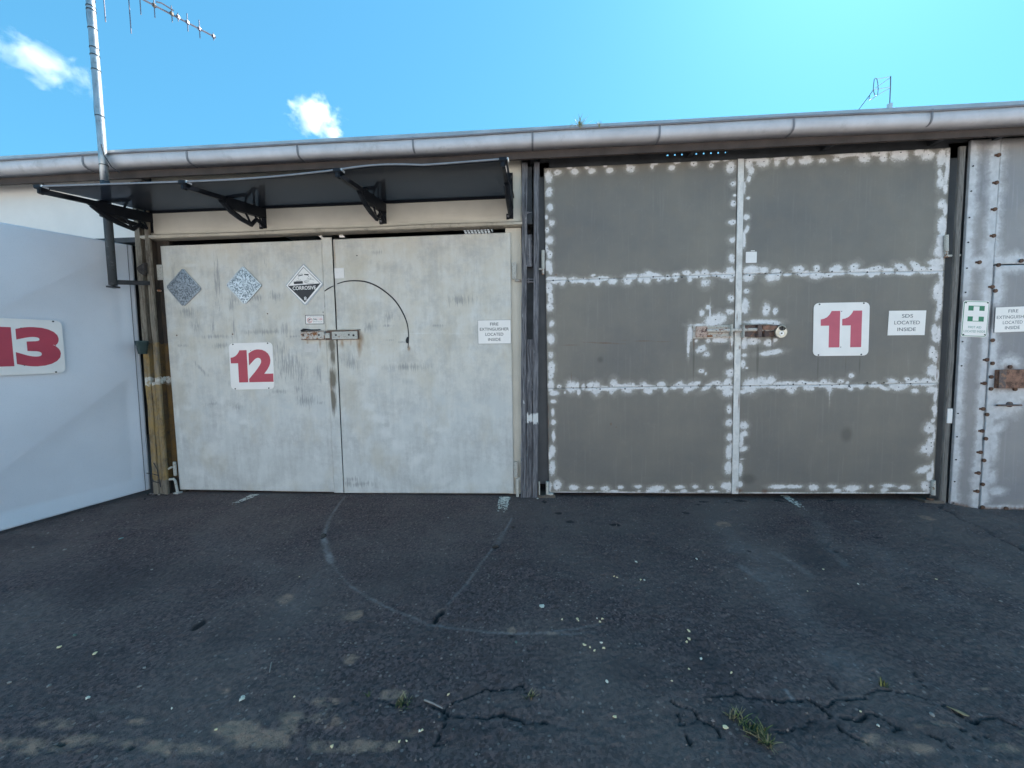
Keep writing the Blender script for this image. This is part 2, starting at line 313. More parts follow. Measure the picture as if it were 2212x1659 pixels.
# ------------------------------------------------------------------ building blocks
WL = {}                                             # world location of each thing, so that parts can be given in world coordinates
def tag(o, label=None, cat=None, group=None, kind=None):
    for k, v in (('label', label), ('category', cat), ('group', group), ('kind', kind)):
        if v: o[k] = v
    return o
def thing(name, label, cat, loc=(0, 0, 0), group=None, kind=None):
    o = bpy.data.objects.new(name, None); COL.objects.link(o); o.location = loc; o.empty_display_size = .1
    WL[o] = Vector(loc); return tag(o, label, cat, group, kind)
class MB:
    def __init__(s): s.v = []; s.f = []
    def add(s, vs, fs):
        b = len(s.v); s.v += [Vector(p) for p in vs]; s.f += [tuple(i+b for i in f) for f in fs]; return s
    def hexa(s, a, b, c, d, n):                      # quad a b c d extruded by the vector n
        p = [Vector(q) for q in (a, b, c, d)]; n = Vector(n)
        return s.add(p+[q+n for q in p], [(0, 1, 2, 3), (7, 6, 5, 4), (1, 0, 4, 5), (2, 1, 5, 6), (3, 2, 6, 7), (0, 3, 7, 4)])
    def box(s, x0, x1, y0, y1, z0, z1):
        return s.hexa((x0, y0, z0), (x1, y0, z0), (x1, y0, z1), (x0, y0, z1), (0, y1-y0, 0))
    def tube(s, pts, r, n=8, caps=True):
        pts = [Vector(p) for p in pts]; rs = r if hasattr(r, '__len__') else [r]*len(pts); vs = []; fs = []; up = None
        for i, p in enumerate(pts):
            d = (pts[min(i+1, len(pts)-1)]-pts[max(i-1, 0)]).normalized()
            if up is None: up = d.orthogonal().normalized()
            up = (up-d*up.dot(d)).normalized(); sd = d.cross(up)
            vs += [p+(up*math.cos(2*math.pi*k/n)+sd*math.sin(2*math.pi*k/n))*rs[i] for k in range(n)]
        for i in range(len(pts)-1):
            for k in range(n): fs.append((i*n+k, i*n+(k+1) % n, (i+1)*n+(k+1) % n, (i+1)*n+k))
        if caps: fs += [tuple(range(n))[::-1], tuple(range((len(pts)-1)*n, len(pts)*n))]
        return s.add(vs, fs)
    def disc(s, c, n, r, h, k=10):
        c = Vector(c); n = Vector(n).normalized(); return s.tube([c, c+n*h], r, k)
    def prism(s, pts, n):                            # planar polygon extruded by n (front face at +n)
        p = [Vector(q) for q in pts]; n = Vector(n); k = len(p)
        return s.add(p+[q+n for q in p], [tuple(range(k))[::-1], tuple(range(k, 2*k))]+[(i, (i+1) % k, k+(i+1) % k, k+i) for i in range(k)])
    def lathe(s, c, prof, n=16):
        c = Vector(c); vs = [c+Vector((r*math.cos(2*math.pi*k/n), r*math.sin(2*math.pi*k/n), z)) for r, z in prof for k in range(n)]
        return s.add(vs, [(i*n+k, i*n+(k+1) % n, (i+1)*n+(k+1) % n, (i+1)*n+k) for i in range(len(prof)-1) for k in range(n)])
    def build(s, name, mat, parent=None, bev=0, smooth=False):
        base = WL.get(parent, Vector((0, 0, 0))) if parent else Vector((0, 0, 0))
        me = bpy.data.meshes.new(name); me.from_pydata([tuple(p-base) for p in s.v], [], s.f)
        bm = bmesh.new(); bm.from_mesh(me); bmesh.ops.recalc_face_normals(bm, faces=bm.faces)
        if bev:
            es = [e for e in bm.edges if len(e.link_faces) == 2 and e.calc_face_angle(0) > .5]
            bmesh.ops.bevel(bm, geom=es, offset=bev, segments=2, affect='EDGES', clamp_overlap=True)
        bm.to_mesh(me); bm.free()
        if smooth:
            for p in me.polygons: p.use_smooth = True
        o = bpy.data.objects.new(name, me); COL.objects.link(o); me.materials.append(mat)
        if parent: o.parent = parent; WL[o] = base
        return o
def grid_mesh(name, co, nx, nz, mat, parent, mask, back, smooth=True):
    """co: (nx*nz,3) world vertices of the front face, row by row; back: vector to the rear face"""
    base = WL.get(parent, Vector((0, 0, 0))) if parent else Vector((0, 0, 0))
    idx = np.arange(nx*nz).reshape(nz, nx)
    q = np.stack([idx[:-1, :-1], idx[:-1, 1:], idx[1:, 1:], idx[1:, :-1]], -1).reshape(-1, 4)
    co = co-np.array(base)
    if back is not None:
        ring = np.concatenate([idx[0, :], idx[1:, -1], idx[-1, -2::-1], idx[-2:0:-1, 0]])
        b0 = nx*nz; n = len(ring); co = np.vstack([co, co[ring]+np.array(back)])
        j = np.arange(n); k = (j+1) % n
        q = np.vstack([q, np.stack([ring[k], ring[j], b0+j, b0+k], -1)])
    nv, nf = len(co), len(q)
    me = bpy.data.meshes.new(name); me.vertices.add(nv); me.vertices.foreach_set('co', co.astype(np.float32).ravel())
    me.loops.add(nf*4); me.loops.foreach_set('vertex_index', q.astype(np.int32).ravel())
    me.polygons.add(nf); me.polygons.foreach_set('loop_start', np.arange(0, nf*4, 4, dtype=np.int32))
    sm = np.zeros(nf, dtype=bool); sm[:(nx-1)*(nz-1)] = smooth
    me.update(calc_edges=True); me.polygons.foreach_set('use_smooth', sm)
    if mask is not None:
        mk = np.zeros((nv, 4), np.float32); mk[:nx*nz, :mask.shape[1]] = mask
        if back is not None: mk[nx*nz:, :mask.shape[1]] = mask[ring]
        a = me.attributes.new('mask', 'FLOAT_COLOR', 'POINT'); a.data.foreach_set('color', mk.ravel())
    me.validate(); o = bpy.data.objects.new(name, me); COL.objects.link(o); me.materials.append(mat)
    if parent: o.parent = parent; WL[o] = base
    return o
def blobs(X, Z, lst, Y=0.0):
    """soft field of pale or dark patches: 0 far away, .5 on a patch's outline, 1 at its centre"""
    f = np.full(X.shape, -1.0)
    for b in lst:
        T, u, v, ru, rv = b[:5]; rot = b[5] if len(b) > 5 else 0
        k = (T(1, 0)[0]-T(0, 0)[0])*(CD+Y)/F
        c = at(*T(u, v), Y); ru = max(ru*k, .004)*1.06; rv = max(rv*k, .004)*1.06
        dx = X-c.x; dz = Z-c.z; cs, sn = math.cos(rot), math.sin(rot)
        a = dx*cs-dz*sn; e = dx*sn+dz*cs; h = math.sin(u*12.9898+v*78.233)*43758.5453; h -= math.floor(h); g = 1+.35*((h*7.3) % 1-.5)
        f = np.maximum(f, (1-np.hypot(a/(ru*g), e/(rv*(2-g))))*1.0-(.32*max(0, h-.55)/.45))
    return np.clip(.5+.5*f, 0, 1)
def sheet(name, parent, TL, TR, BL, BR, mat, thick=.018, step=.012, prim=None, stain=None, rust=None, alpha=None, buckle=.003, seed=1, Y=0.0):
    TL, TR, BL, BR = map(np.array, (TL, TR, BL, BR))
    nx = max(3, int(np.linalg.norm(TR-TL)/step)+1); nz = max(3, int(np.linalg.norm(TL-BL)/step)+1)
    u, v = np.meshgrid(np.linspace(0, 1, nx), np.linspace(0, 1, nz)); u = u.ravel(); v = v.ravel()
    co = (BL[None]*(1-u)[:, None]+BR[None]*u[:, None])*(1-v)[:, None]+(TL[None]*(1-u)[:, None]+TR[None]*u[:, None])*v[:, None]
    X, Z = co[:, 0].copy(), co[:, 2].copy()
    edge = np.minimum(np.minimum(u, 1-u)*10, np.minimum(v, 1-v)*10).clip(0, 1)
    co[:, 1] += (vnoise(X*2.2+3, Z*1.6+5, seed, 3)-.5)*2*buckle*edge
    mk = np.zeros((len(u), 4))
    mk[:, 0] = blobs(X, Z, prim, Y) if prim else 0
    for i, l in ((1, stain), (2, rust), (3, alpha)):
        if l: mk[:, i] = blobs(X, Z, l, Y)
    return grid_mesh(name, co, nx, nz, mat, parent, mk, (0, thick, 0))
def text_faces(txt, offset=0.0):
    c = bpy.data.curves.new('txt', 'FONT'); c.body = txt; c.size = 1; c.offset = offset; c.resolution_u = 5; c.fill_mode = 'FRONT'
    o = bpy.data.objects.new('txt', c); COL.objects.link(o); dg = bpy.context.evaluated_depsgraph_get()
    me = bpy.data.meshes.new_from_object(o.evaluated_get(dg)); vs = [tuple(v.co) for v in me.vertices]; fs = [tuple(p.vertices) for p in me.polygons]
    bpy.data.objects.remove(o); bpy.data.curves.remove(c); bpy.data.meshes.remove(me); return vs, fs
class Frame:                                        # a flat sign's own axes: x 0..1 left to right, y 0..1 bottom to top, in metres through .w and .h
    def __init__(s, TL, TR, BL, n=None, lift=0.0):
        TL, TR, BL = Vector(TL), Vector(TR), Vector(BL); s.r = (TR-TL); s.u = (TL-BL); s.w = s.r.length; s.h = s.u.length
        s.n = s.r.cross(s.u).normalized(); s.o = BL+s.n*lift
        if s.n.y > 0 and n is None: s.n = -s.n
    def p(s, x, y, z=0.0): return s.o+s.r*x+s.u*y+s.n*z
    def rect(s, mb, x0, x1, y0, y1, z=0.0, t=.0006):
        return mb.hexa(s.p(x0, y0, z), s.p(x1, y0, z), s.p(x1, y1, z), s.p(x0, y1, z), s.n*t)
    def poly(s, mb, pts, z=0.0, t=.0006): return mb.prism([s.p(x, y, z) for x, y in pts], s.n*t)
    def line(s, mb, a, b, wd, z=0.0, t=.0006):
        ax, ay = a[0]*s.w, a[1]*s.h; bx, by = b[0]*s.w, b[1]*s.h; L = math.hypot(bx-ax, by-ay) or 1e-6; nx, ny = -(by-ay)/L*wd/2, (bx-ax)/L*wd/2
        return s.poly(mb, [((ax+nx)/s.w, (ay+ny)/s.h), ((ax-nx)/s.w, (ay-ny)/s.h), ((bx-nx)/s.w, (by-ny)/s.h), ((bx+nx)/s.w, (by+ny)/s.h)], z, t)
    def text(s, mb, txt, cx, cy, wid, hei, off=0.0, z=0.0):           # box centred on cx, cy; wid and hei in sign units (None keeps the proportions)
        vs, fs = text_faces(txt, off); xs = [v[0] for v in vs]; ys = [v[1] for v in vs]
        x0, x1, y0, y1 = min(xs), max(xs), min(ys), max(ys)
        sy = hei*s.h/(y1-y0); sx = wid*s.w/(x1-x0) if wid else sy
        return mb.add([s.o+s.r.normalized()*(cx*s.w+(v[0]-(x0+x1)/2)*sx)+s.u.normalized()*(cy*s.h+(v[1]-(y0+y1)/2)*sy)+s.n*z for v in vs], fs)
    def rounded(s, mb, rad, x0=0, x1=1, y0=0, y1=1, z=0.0, t=.002, k=5):
        pts = []
        for cx, cy, a0 in ((x1*s.w-rad, y1*s.h-rad, 0), (x0*s.w+rad, y1*s.h-rad, 90), (x0*s.w+rad, y0*s.h+rad, 180), (x1*s.w-rad, y0*s.h+rad, 270)):
            for i in range(k+1):
                a = R_(a0+90*i/k); pts.append(((cx+rad*math.cos(a))/s.w, (cy+rad*math.sin(a))/s.h))
        return s.poly(mb, pts, z, t)
def pxbox(mb, T, u0, v0, u1, v1, y0, y1):           # a box whose front outline is given in picture units at depth y0
    a, b = at(*T(u0, v1), y0), at(*T(u1, v0), y0)
    return mb.box(a.x, b.x, y0, y1, a.z, b.z)

# ------------------------------------------------------------------ ground
def gz(x):
    t = min(max((x-3.62)/.4, 0), 1); return -.006*max(x, 0)-.002*min(x, 0)-.055*t*t*(3-2*t)
def gp(T, u, v):                                    # ground point under a picture position
    p = atz(*T(u, v), 0.0); return atz(*T(u, v), gz(p.x))
def ground():
    xs = np.concatenate([np.arange(-5.6, -3.2, .02), np.arange(-3.2, 3.2, .0085), np.arange(3.2, 5.6, .016), [5.6]])
    ys = np.concatenate([np.arange(-3.6, -2.75, .03), np.arange(-2.75, -1.7, .0065), np.arange(-1.7, .10, .009), np.arange(.1, .6, .05), [.6]])
    X, Y = np.meshgrid(xs, ys); sh = X.shape; X = X.ravel(); Y = Y.ravel()
    t = np.clip((X-3.62)/.4, 0, 1); Z = -.006*np.maximum(X, 0)-.002*np.minimum(X, 0)-.055*t*t*(3-2*t)
    Z += (vnoise(X*.9, Y*.9, 3, 3)-.5)*.018*np.clip((-Y-.05)/.3, 0, 1)
    near = (Y < -.0)
    Z += ((vnoise(X*70, Y*70, 9, 2)-.5)*.009+(vnoise(X*14, Y*14, 4, 3)-.5)*.008)*near
    def P(T, pts): return [tuple(gp(T, u, v))[:2] for u, v in pts]
    crack = np.zeros(len(X)); depth = np.zeros(len(X)); wob = (vnoise(X*13, Y*13, 31, 4)-.5)*.07; wob2 = (vnoise(X*13, Y*13, 77, 4)-.5)*.07
    Xw, Yw = X+wob, Y+wob2; thin = np.clip(.2+vnoise(X*6, Y*6, 55, 3)*1.5, .6, 1.6); fz = vnoise(X*55, Y*55, 91, 3)
    for T, pts, wd, st in [
        (Z7, [(165, 1370), (400, 1340), (520, 1340), (600, 1375), (740, 1380), (860, 1420)], .006, .7),
        (Z7, [(870, 1425), (940, 1375), (1000, 1345), (1100, 1310), (1160, 1280), (1240, 1270), (1330, 1258), (1355, 1300), (1390, 1318)], .010, 1),
        (Z7, [(870, 1425), (900, 1440), (1000, 1450), (1120, 1455), (1260, 1465), (1340, 1460), (1400, 1475), (1500, 1492)], .009, 1),
        (Z7, [(880, 1430), (850, 1480), (840, 1560), (830, 1610), (920, 1635)], .008, .8),
        (Z8B, [(0, 1350), (60, 1375), (140, 1390), (170, 1450), (240, 1500), (290, 1540), (300, 1600)], .009, .95),
        (Z8B, [(250, 1370), (270, 1340), (400, 1330), (430, 1320), (560, 1338), (650, 1350), (760, 1348), (850, 1345), (930, 1385), (1000, 1370), (1080, 1355), (1190, 1330), (1215, 1300), (1250, 1280), (1310, 1270), (1340, 1275), (1420, 1300), (1560, 1325), (1640, 1355), (1720, 1385), (1770, 1400), (1850, 1460), (1930, 1475), (1990, 1460), (2060, 1475), (2140, 1510), (2200, 1545)], .011, 1),
        (Z8B, [(930, 1385), (1000, 1440), (1020, 1480), (1080, 1540), (1130, 1580), (1210, 1600), (1260, 1620)], .011, 1),
        (Z8B, [(55, 1430), (80, 1500), (140, 1580), (150, 1640)], .009, .9), (Z8B, [(80, 1475), (165, 1465)], .007, .8),
        (Z8B, [(650, 1545), (720, 1530), (800, 1500), (900, 1500)], .007, .7), (Z8B, [(1090, 1470), (1160, 1465), (1300, 1455), (1370, 1490), (1420, 1510), (1395, 1550)], .010, .95),
        (Z8B, [(960, 1190), (1040, 1260)], .007, .7), (Z8B, [(1540, 1180), (1630, 1280)], .008, .9), (Z8B, [(1800, 1500), (1930, 1590)], .010, .9), (Z8B, [(1860, 1470), (1960, 1560)], .008, .85),
        (Z8B, [(1600, 1540), (1680, 1590), (1750, 1650)], .010, .9), (Z8B, [(1680, 140), (1790, 215), (1960, 290), (2100, 370), (2230, 430)], .016, .75)]:
        pp = P(T, pts); x0 = min(p[0] for p in pp)-.12; x1 = max(p[0] for p in pp)+.12; y0 = min(p[1] for p in pp)-.12; y1 = max(p[1] for p in pp)+.12
        s = np.where((X > x0) & (X < x1) & (Y > y0) & (Y < y1))[0]
        d = seg_dist(Xw[s]-.0, Yw[s], pp); wd *= .62; q = 1-sstep(wd*.35*thin[s], wd*1.0*thin[s], d+(fz[s]-.5)*.007)
        crack[s] = np.maximum(crack[s], q*st); depth[s] = np.maximum(depth[s], q*.014)
        Z[s] -= (1-sstep(0, .06, d))*.003
    def spot(T, u, v, ru, rv, st, arr, dep=0):
        c = gp(T, u, v); a = gp(T, u+ru, v); b = gp(T, u, v+rv)
        rx = abs(a.x-c.x); ry = abs(b.y-c.y)
        q = 1-sstep(.6, 1.15, np.hypot((X-c.x)/rx, (Y-c.y)/ry)+(vnoise(X*22, Y*22, int(u), 4)-.5)*1.1)
        np.maximum(arr, q*st, out=arr)
        if dep: np.maximum(depth, q*dep, out=depth)
    for u, v, ru, rv in [(1240, 880, 26, 34)]: spot(Z6B, u, v, ru, rv, .9, crack, .008)
    spot(Z6B, 385, 1620, 30, 14, .8, crack, .01); spot(Z6B, 820, 1640, 26, 18, .7, crack, .01)
    for u, v, ru, rv in [(1575, 187, 26, 9), (1490, 118, 20, 9), (1650, 240, 30, 8), (1930, 260, 40, 9), (1300, 278, 18, 8), (118, 335, 12, 14), (1183, 408, 16, 9), (1285, 960, 18, 10), (1048, 690, 10, 6)]: spot(Z7, u, v, ru, rv, .8, crack, .003)
    spot(Z7, 855, 815, 22, 26, .95, crack, .02); spot(Z7, 820, 850, 18, 30, .8, crack, .015)
    for u, v, ru, rv in [(220, 118, 30, 5), (445, 112, 34, 8), (365, 125, 26, 6), (690, 115, 28, 6), (1000, 112, 26, 4), (500, 433, 18, 7), (1040, 435, 20, 8), (1300, 345, 30, 7), (1480, 660, 20, 8), (170, 482, 16, 7), (110, 190, 24, 7), (185, 135, 20, 5)]: spot(Z8B, u, v, ru, rv, .75, crack, .002)
    scuff = np.zeros(len(X))
    for T, pts, wd, st in [
        (Z7, [(250, 85), (175, 190), (135, 270), (118, 340)], .012, .75), (Z7, [(118, 340), (130, 400), (165, 500)], .022, 1), (Z7, [(150, 230), (118, 330)], .018, .6),
        (Z7, [(165, 500), (215, 570), (280, 640), (400, 715), (560, 800), (700, 850), (770, 885), (900, 905), (1100, 930), (1290, 945), (1500, 940), (1700, 910), (1850, 880)], .008, .55),
        (Z7, [(1500, 940), (1650, 950), (1800, 935)], .012, .4),
        (Z7, [(1290, 220), (1230, 330), (1180, 400), (1100, 500), (1000, 640), (890, 760)], .009, .6), (Z7, [(1240, 310), (1195, 385)], .022, .6),
        (Z8B, [(1000, 420), (1050, 460), (1095, 515)], .028, .7), (Z8B, [(455, 530), (580, 610)], .03, .5), (Z8B, [(430, 400), (560, 520), (700, 660), (850, 850), (1020, 1080)], .12, .34),
        (Z8B, [(300, 250), (450, 400), (600, 540)], .07, .3), (Z8B, [(820, 150), (940, 260), (1010, 420)], .06, .35), (Z8B, [(650, 440), (760, 500), (880, 580)], .03, .3), (Z8B, [(1250, 400), (1500, 590), (1720, 700)], .10, .28), (Z8B, [(1600, 480), (2200, 600)], .10, .22),
        (Z6B, [(2050, 560), (1700, 900), (1600, 1000)], .10, .22), (Z6B, [(1250, 330), (1700, 560)], .09, .15), (Z8B, [(1165, 243), (1190, 250)], .015, .8), (Z8B, [(730, 1290), (770, 1340)], .008, .7)]:
        pp = P(T, pts); x0 = min(p[0] for p in pp)-3*wd; x1 = max(p[0] for p in pp)+3*wd; y0 = min(p[1] for p in pp)-3*wd; y1 = max(p[1] for p in pp)+3*wd
        s = np.where((X > x0) & (X < x1) & (Y > y0) & (Y < y1))[0]
        d = seg_dist(X[s]+wob[s]*wd*3, Y[s]+wob2[s]*wd*3, pp); scuff[s] = np.maximum(scuff[s], (1-sstep(wd*.2, wd*1.6, d))*st*(np.clip(vnoise(X[s]*9, Y[s]*9, 66, 4)*2.4-.55, .05, 1.2)*.6 if wd > .05 else np.clip(vnoise(X[s]*12, Y[s]*12, 66, 4)*1.4, .45, 1)))
    dirt = np.zeros(len(X))
    for T, l in ((Z6B, [(150, 1640, 420, 60), (500, 1600, 220, 45), (350, 1500, 160, 40), (900, 1620, 200, 40), (1450, 1520, 150, 70), (1650, 1590, 260, 70), (1150, 1650, 260, 45), (1800, 1450, 90, 40), (2000, 1480, 120, 50), (1850, 1500, 120, 60), (150, 1640, 350, 45), (860, 1480, 60, 30), (1780, 720, 60, 40), (1400, 1290, 40, 20)]),
                 (Z7, [(150, 1440, 70, 40), (300, 830, 60, 40), (290, 1090, 60, 30), (250, 1640, 300, 45), (540, 1310, 90, 35), (640, 1560, 80, 30), (1550, 945, 50, 14), (1290, 925, 30, 24), (120, 1360, 90, 30), (500, 1640, 120, 30), (850, 800, 30, 18)]),
                 (Z8B, [(700, 1650, 90, 40), (1350, 1630, 150, 45), (1300, 1580, 90, 30), (1500, 1650, 160, 30), (1970, 1285, 26, 12), (1700, 1500, 90, 16), (1560, 1510, 60, 12), (2100, 1650, 120, 40), (1620, 225, 40, 20), (340, 260, 60, 20), (2200, 1560, 40, 20)])):
        for b in l: spot(T, *b, .85, dirt)
    Z -= depth
    stain = np.zeros(len(X))
    for T, u, v, ru, rv, st in [(Z8B, 230, 1080, 130, 230, .75), (Z7, 1950, 1150, 260, 130, .5), (Z6B, 700, 620, 420, 170, .6), (Z6B, 1150, 560, 260, 90, .45), (Z6B, 400, 1150, 500, 200, .4), (Z8B, 950, 470, 190, 120, .6), (Z8B, 1250, 800, 330, 160, .5), (Z8B, 600, 1480, 600, 110, .6), (Z8B, 1500, 1520, 500, 90, .55), (Z7, 900, 1560, 420, 110, .55), (Z6B, 1600, 900, 300, 150, .35), (Z7, 700, 560, 380, 180, .35), (Z6B, 150, 120+250, 300, 60, .5)]:
        c = gp(T, u, v); a = gp(T, u+ru, v); b = gp(T, u, v+rv); rx = abs(a.x-c.x); ry = max(abs(b.y-c.y), .05)
        q = 1-sstep(.35, 1.25, np.hypot((X-c.x)/rx, (Y-c.y)/ry)+(vnoise(X*4, Y*4, int(u)+5, 4)-.5)*1.2); stain = np.maximum(stain, q*st)
    mk = np.stack([scuff, dirt, crack, stain], -1)
    o = grid_mesh('asphalt_ground', np.stack([X, Y, Z], -1), sh[1], sh[0], M['asphalt'], None, mk, None, True); tag(o, kind='structure')
    # the yard further off, one sheet to the horizon round the surveyed patch
    mb = MB(); a, b, c, d = -5.6, 5.6, -3.6, .6; E_ = 1500
    vs = [(-E_, -E_, -.04), (a, -E_, -.04), (b, -E_, -.04), (E_, -E_, -.04), (-E_, c, -.04), (a, c, gz(a)), (b, c, gz(b)), (E_, c, -.04), (-E_, d, -.04), (a, d, gz(a)), (b, d, gz(b)), (E_, d, -.04), (-E_, E_, -.04), (a, E_, -.04), (b, E_, -.04), (E_, E_, -.04)]
    mb.add(vs, [(r*4+k, r*4+k+1, r*4+k+5, r*4+k+4) for r in range(3) for k in range(3) if not (r == 1 and k == 1)])
    tag(mb.build('yard_ground', M['far']), kind='structure')
    # shed row added unseen across the yard to bounce sunlight onto the doors
    mb = MB(); mb.box(-22, 24, -15.6, -11.5, -.04, 3.9)
    ob = mb.build('bounce_shed', M['pale']); tag(ob, kind='structure')
    mb = MB(); mb.hexa((-22.3, -11.2, 3.9), (24.3, -11.2, 3.9), (24.3, -16, 4.6), (-22.3, -16, 4.6), (0, 0, .06)); mb.build('roof_sheet', M['roofm'], ob)
    for i in range(12): x = -21+i*3.75; MB().box(x, x+2.7, -11.5, -11.47, -.03, 2.5).build('door', M['gutter'], ob)
ground()
def road_mark(pts, wd, seed):                       # remains of a painted line: a thin sheet with worn-away holes
    a, b = pts; d = (b-a); L = d.length; d /= L; n = Vector((-d.y, d.x, 0)); st = .006; mb = MB()
    for i in range(int(L/st)):
        for j in range(int(wd/st)):
            x, y = i*st, j*st-wd/2; e = min(j, int(wd/st)-1-j)
            q = vnoise(np.array([x*70+seed]), np.array([y*70+40]), seed, 4)[0]
            if q < .34+.42*(i*st/L)**1.5+(.14 if e < 2 else 0): continue
            ps = [a+d*(x+s*st)+n*(y+t*st) for s, t in ((0, 0), (1, 0), (1, 1), (0, 1))]
            mb.add([(p.x, p.y, gz(p.x)+.006+(vnoise(np.array([p.x*.9]), np.array([p.y*.9]), 3, 3)[0]-.5)*.018*min(max((-p.y-.05)/.3, 0), 1)) for p in ps], [(0, 1, 2, 3)])
    tag(mb.build('line_marking', M['mark']), kind='structure')
road_mark((gp(Z6B, 1590, 76), gp(Z6B, 1440, 147)), .085, 3); road_mark((gp(Z7, 1247, 92), gp(Z7, 1226, 190)), .11, 5); road_mark((gp(Z8B, 722, 84), gp(Z8B, 880, 192)), .075, 8)

# ------------------------------------------------------------------ the shed itself
bld = thing('garage_building', 'long pale garage row with a grey gutter and double doors numbered 11 to 13', 'building', (0, 0, 0))
GT = at(1145, 285, -.295).z                          # top of the gutter
gf, gb = -.295, -.185
prof = [(gb, GT-.005), (gb, GT-.104), (gf+.040, GT-.098), (gf+.022, GT-.093), (gf+.009, GT-.083), (gf+.002, GT-.068), (gf, GT-.05), (gf, GT)]
mb = MB(); X0, X1 = -7.5, 7.0; ns = 30
k = len(prof); vs = []; fs = []
for i in range(ns+1):
    x = X0+(X1-X0)*i/ns; s = .004*math.sin(x*1.3)+.003*math.sin(x*3.1+1)
    vs += [(x, y, z+s) for y, z in prof]
for i in range(ns):
    for j in range(k-1): fs.append((i*k+j, i*k+j+1, (i+1)*k+j+1, (i+1)*k+j))
    fs.append(((i+1)*k, i*k, i*k+k-1, (i+1)*k+k-1))
mb.add(vs, fs)
gut = mb.build('gutter', M['gutter'], bld, 0, True)
for p in gut.data.polygons:
    if abs(p.normal.z) > .98 and p.center.z > GT-.02: p.use_smooth = False
lip = MB(); lip.tube([(X0+(X1-X0)*i/ns, gf-.004, GT+.002+.004*math.sin((X0+(X1-X0)*i/ns)*1.3)+.003*math.sin((X0+(X1-X0)*i/ns)*3.1+1)) for i in range(ns+1)], .009, 8).build('gutter_rim', M['gutterd'], gut, 0, True)
for x in [at(px, 340-px*.05, -.295).x for px in (178, 403, 642, 892, 1150, 1425, 1715, 2013)]+[-5.3, -6.2, 4.2, 5.1]:
    mb = MB(); pr = [(gb+.002, GT-.1005)]+[(y-.0035 if y < gf+.02 else y, z-.0035) for y, z in prof[2:]]+[(gf-.004, GT+.008)]
    lo = [Vector((x-.008, y, z)) for y, z in pr]; hi = [Vector((x+.008, y, z)) for y, z in pr]
    vs = []
    for a, b in zip(lo, hi): vs += [a, b]
    mb.add(vs, [(2*i, 2*i+1, 2*i+3, 2*i+2) for i in range(len(pr)-1)])
    o = mb.build('gutter_joint', M['gutterd'], gut); sm = o.modifiers.new('thick', 'SOLIDIFY'); sm.thickness = .003; sm.offset = 1
FB = at(1175, 340, -.19).z                          # lower edge of the fascia board
MB().box(X0, X1, -.183, -.16, FB, GT+.0).build('fascia_board', M['fascia'], bld)
# roof, with a slit behind the top of door 11 where daylight falls in
def roofz(y): return GT+.005+.085*(y+.30)
mb = MB()
def rq(x0, x1, y0, y1): mb.hexa((x0, y0, roofz(y0)), (x1, y0, roofz(y0)), (x1, y1, roofz(y1)), (x0, y1, roofz(y1)), (0, 0, .03))
rq(X0, X1, -.30, .12); rq(X0, 1.3, .12, 5.2); rq(2.8, X1, .12, 5.2); rq(1.3, 2.8, .85, 5.2)
mb.build('roof_sheet', M['roofm'], bld)
mb = MB(); mb.box(X0, X1, 5.2, 5.3, 0, roofz(5.2)); [mb.prism([(x, .0, -.05), (x, 5.2, -.05), (x, 5.2, roofz(5.2)), (x, 0, roofz(0))], (.1, 0, 0)) for x in (X0-.1, X1)]
for x in (-3.92, -.08): mb.box(x-.04, x+.04, .16, 5.2, 0, roofz(.2)-.02)
mb.box(3.76, 3.82, .16, 5.2, -.02, roofz(.2)-.02)
mb.build('inner_wall', M['interior'], bld)
DT = 1.088+ZC                                       # top of the pale doors
ledB = at(1127.7, 485, -.045); ledA = at(299, 515, -.045); LZ = (ledA.z+ledB.z)/2
HX0, HX1 = at(300, 480, -.0).x+.10, at(1127, 430, 0).x
MB().box(HX0, HX1, -.012, .03, LZ+.02, GT-.03).build('header_panel', M['cream'], bld, .002)
mb = MB(); n = 14; xa, xb = ledA.x, at(1128, 485, -.045).x
for i in range(n):
    x0 = xa+(xb-xa)*i/n; x1 = xa+(xb-xa)*(i+1)/n; w0 = .004*math.sin(i*1.3); w1 = .004*math.sin((i+1)*1.3)
    mb.hexa((x0, -.06, LZ+.026+w0), (x1, -.06, LZ+.026+w1), (x1, -.013, LZ+.036+w1), (x0, -.013, LZ+.036+w0), (0, 0, -.005))
    mb.hexa((x0, -.060, LZ+w0), (x1, -.060, LZ+w1), (x1, -.060, LZ+.026+w1), (x0, -.060, LZ+.026+w0), (0, .004, 0))
mb.build('flashing_strip', M['creamd'], bld)
MB().box(xa+.02, xb, -.05, .05, LZ-.004, LZ+.019).build('door_head_beam', M['creamd'], bld)
wB = at(200, 517, 0).z
MB().box(-7.4, HX0-.03, -.008, .03, wB, GT-.03).build('wall_panel', M['white13'], bld, .002)
MB().box(-7.4, HX0-.06, -.02, .05, wB-.05, wB-.002).build('door_head_beam', M['dark'], bld)
# jambs
jx0, jx1 = -3.803, -3.672
MB().box(jx0, jx1, .012, .05, .0, LZ-.01).build('door_jamb', M['jamb'], bld)
a = at(1103, 800, .02).x; b = at(1127, 800, .02).x
MB().box(a-.03, b+.012, .022, .06, .01, LZ-.01).build('door_jamb', M['cream'], bld)
a = at(1163, 800, .03).x
MB().box(a-.03, at(1190, 800, .03).x, .03, .08, at(1170, 1045, .03).z, GT-.1).build('door_jamb', M['recess'], bld)
rx0, rx1 = at(2028, 800, .03).x-.02, at(2072, 700, .03).x+.03
MB().box(rx0, rx1, .03, .08, -.02, GT-.1).build('door_jamb', M['recess'], bld)
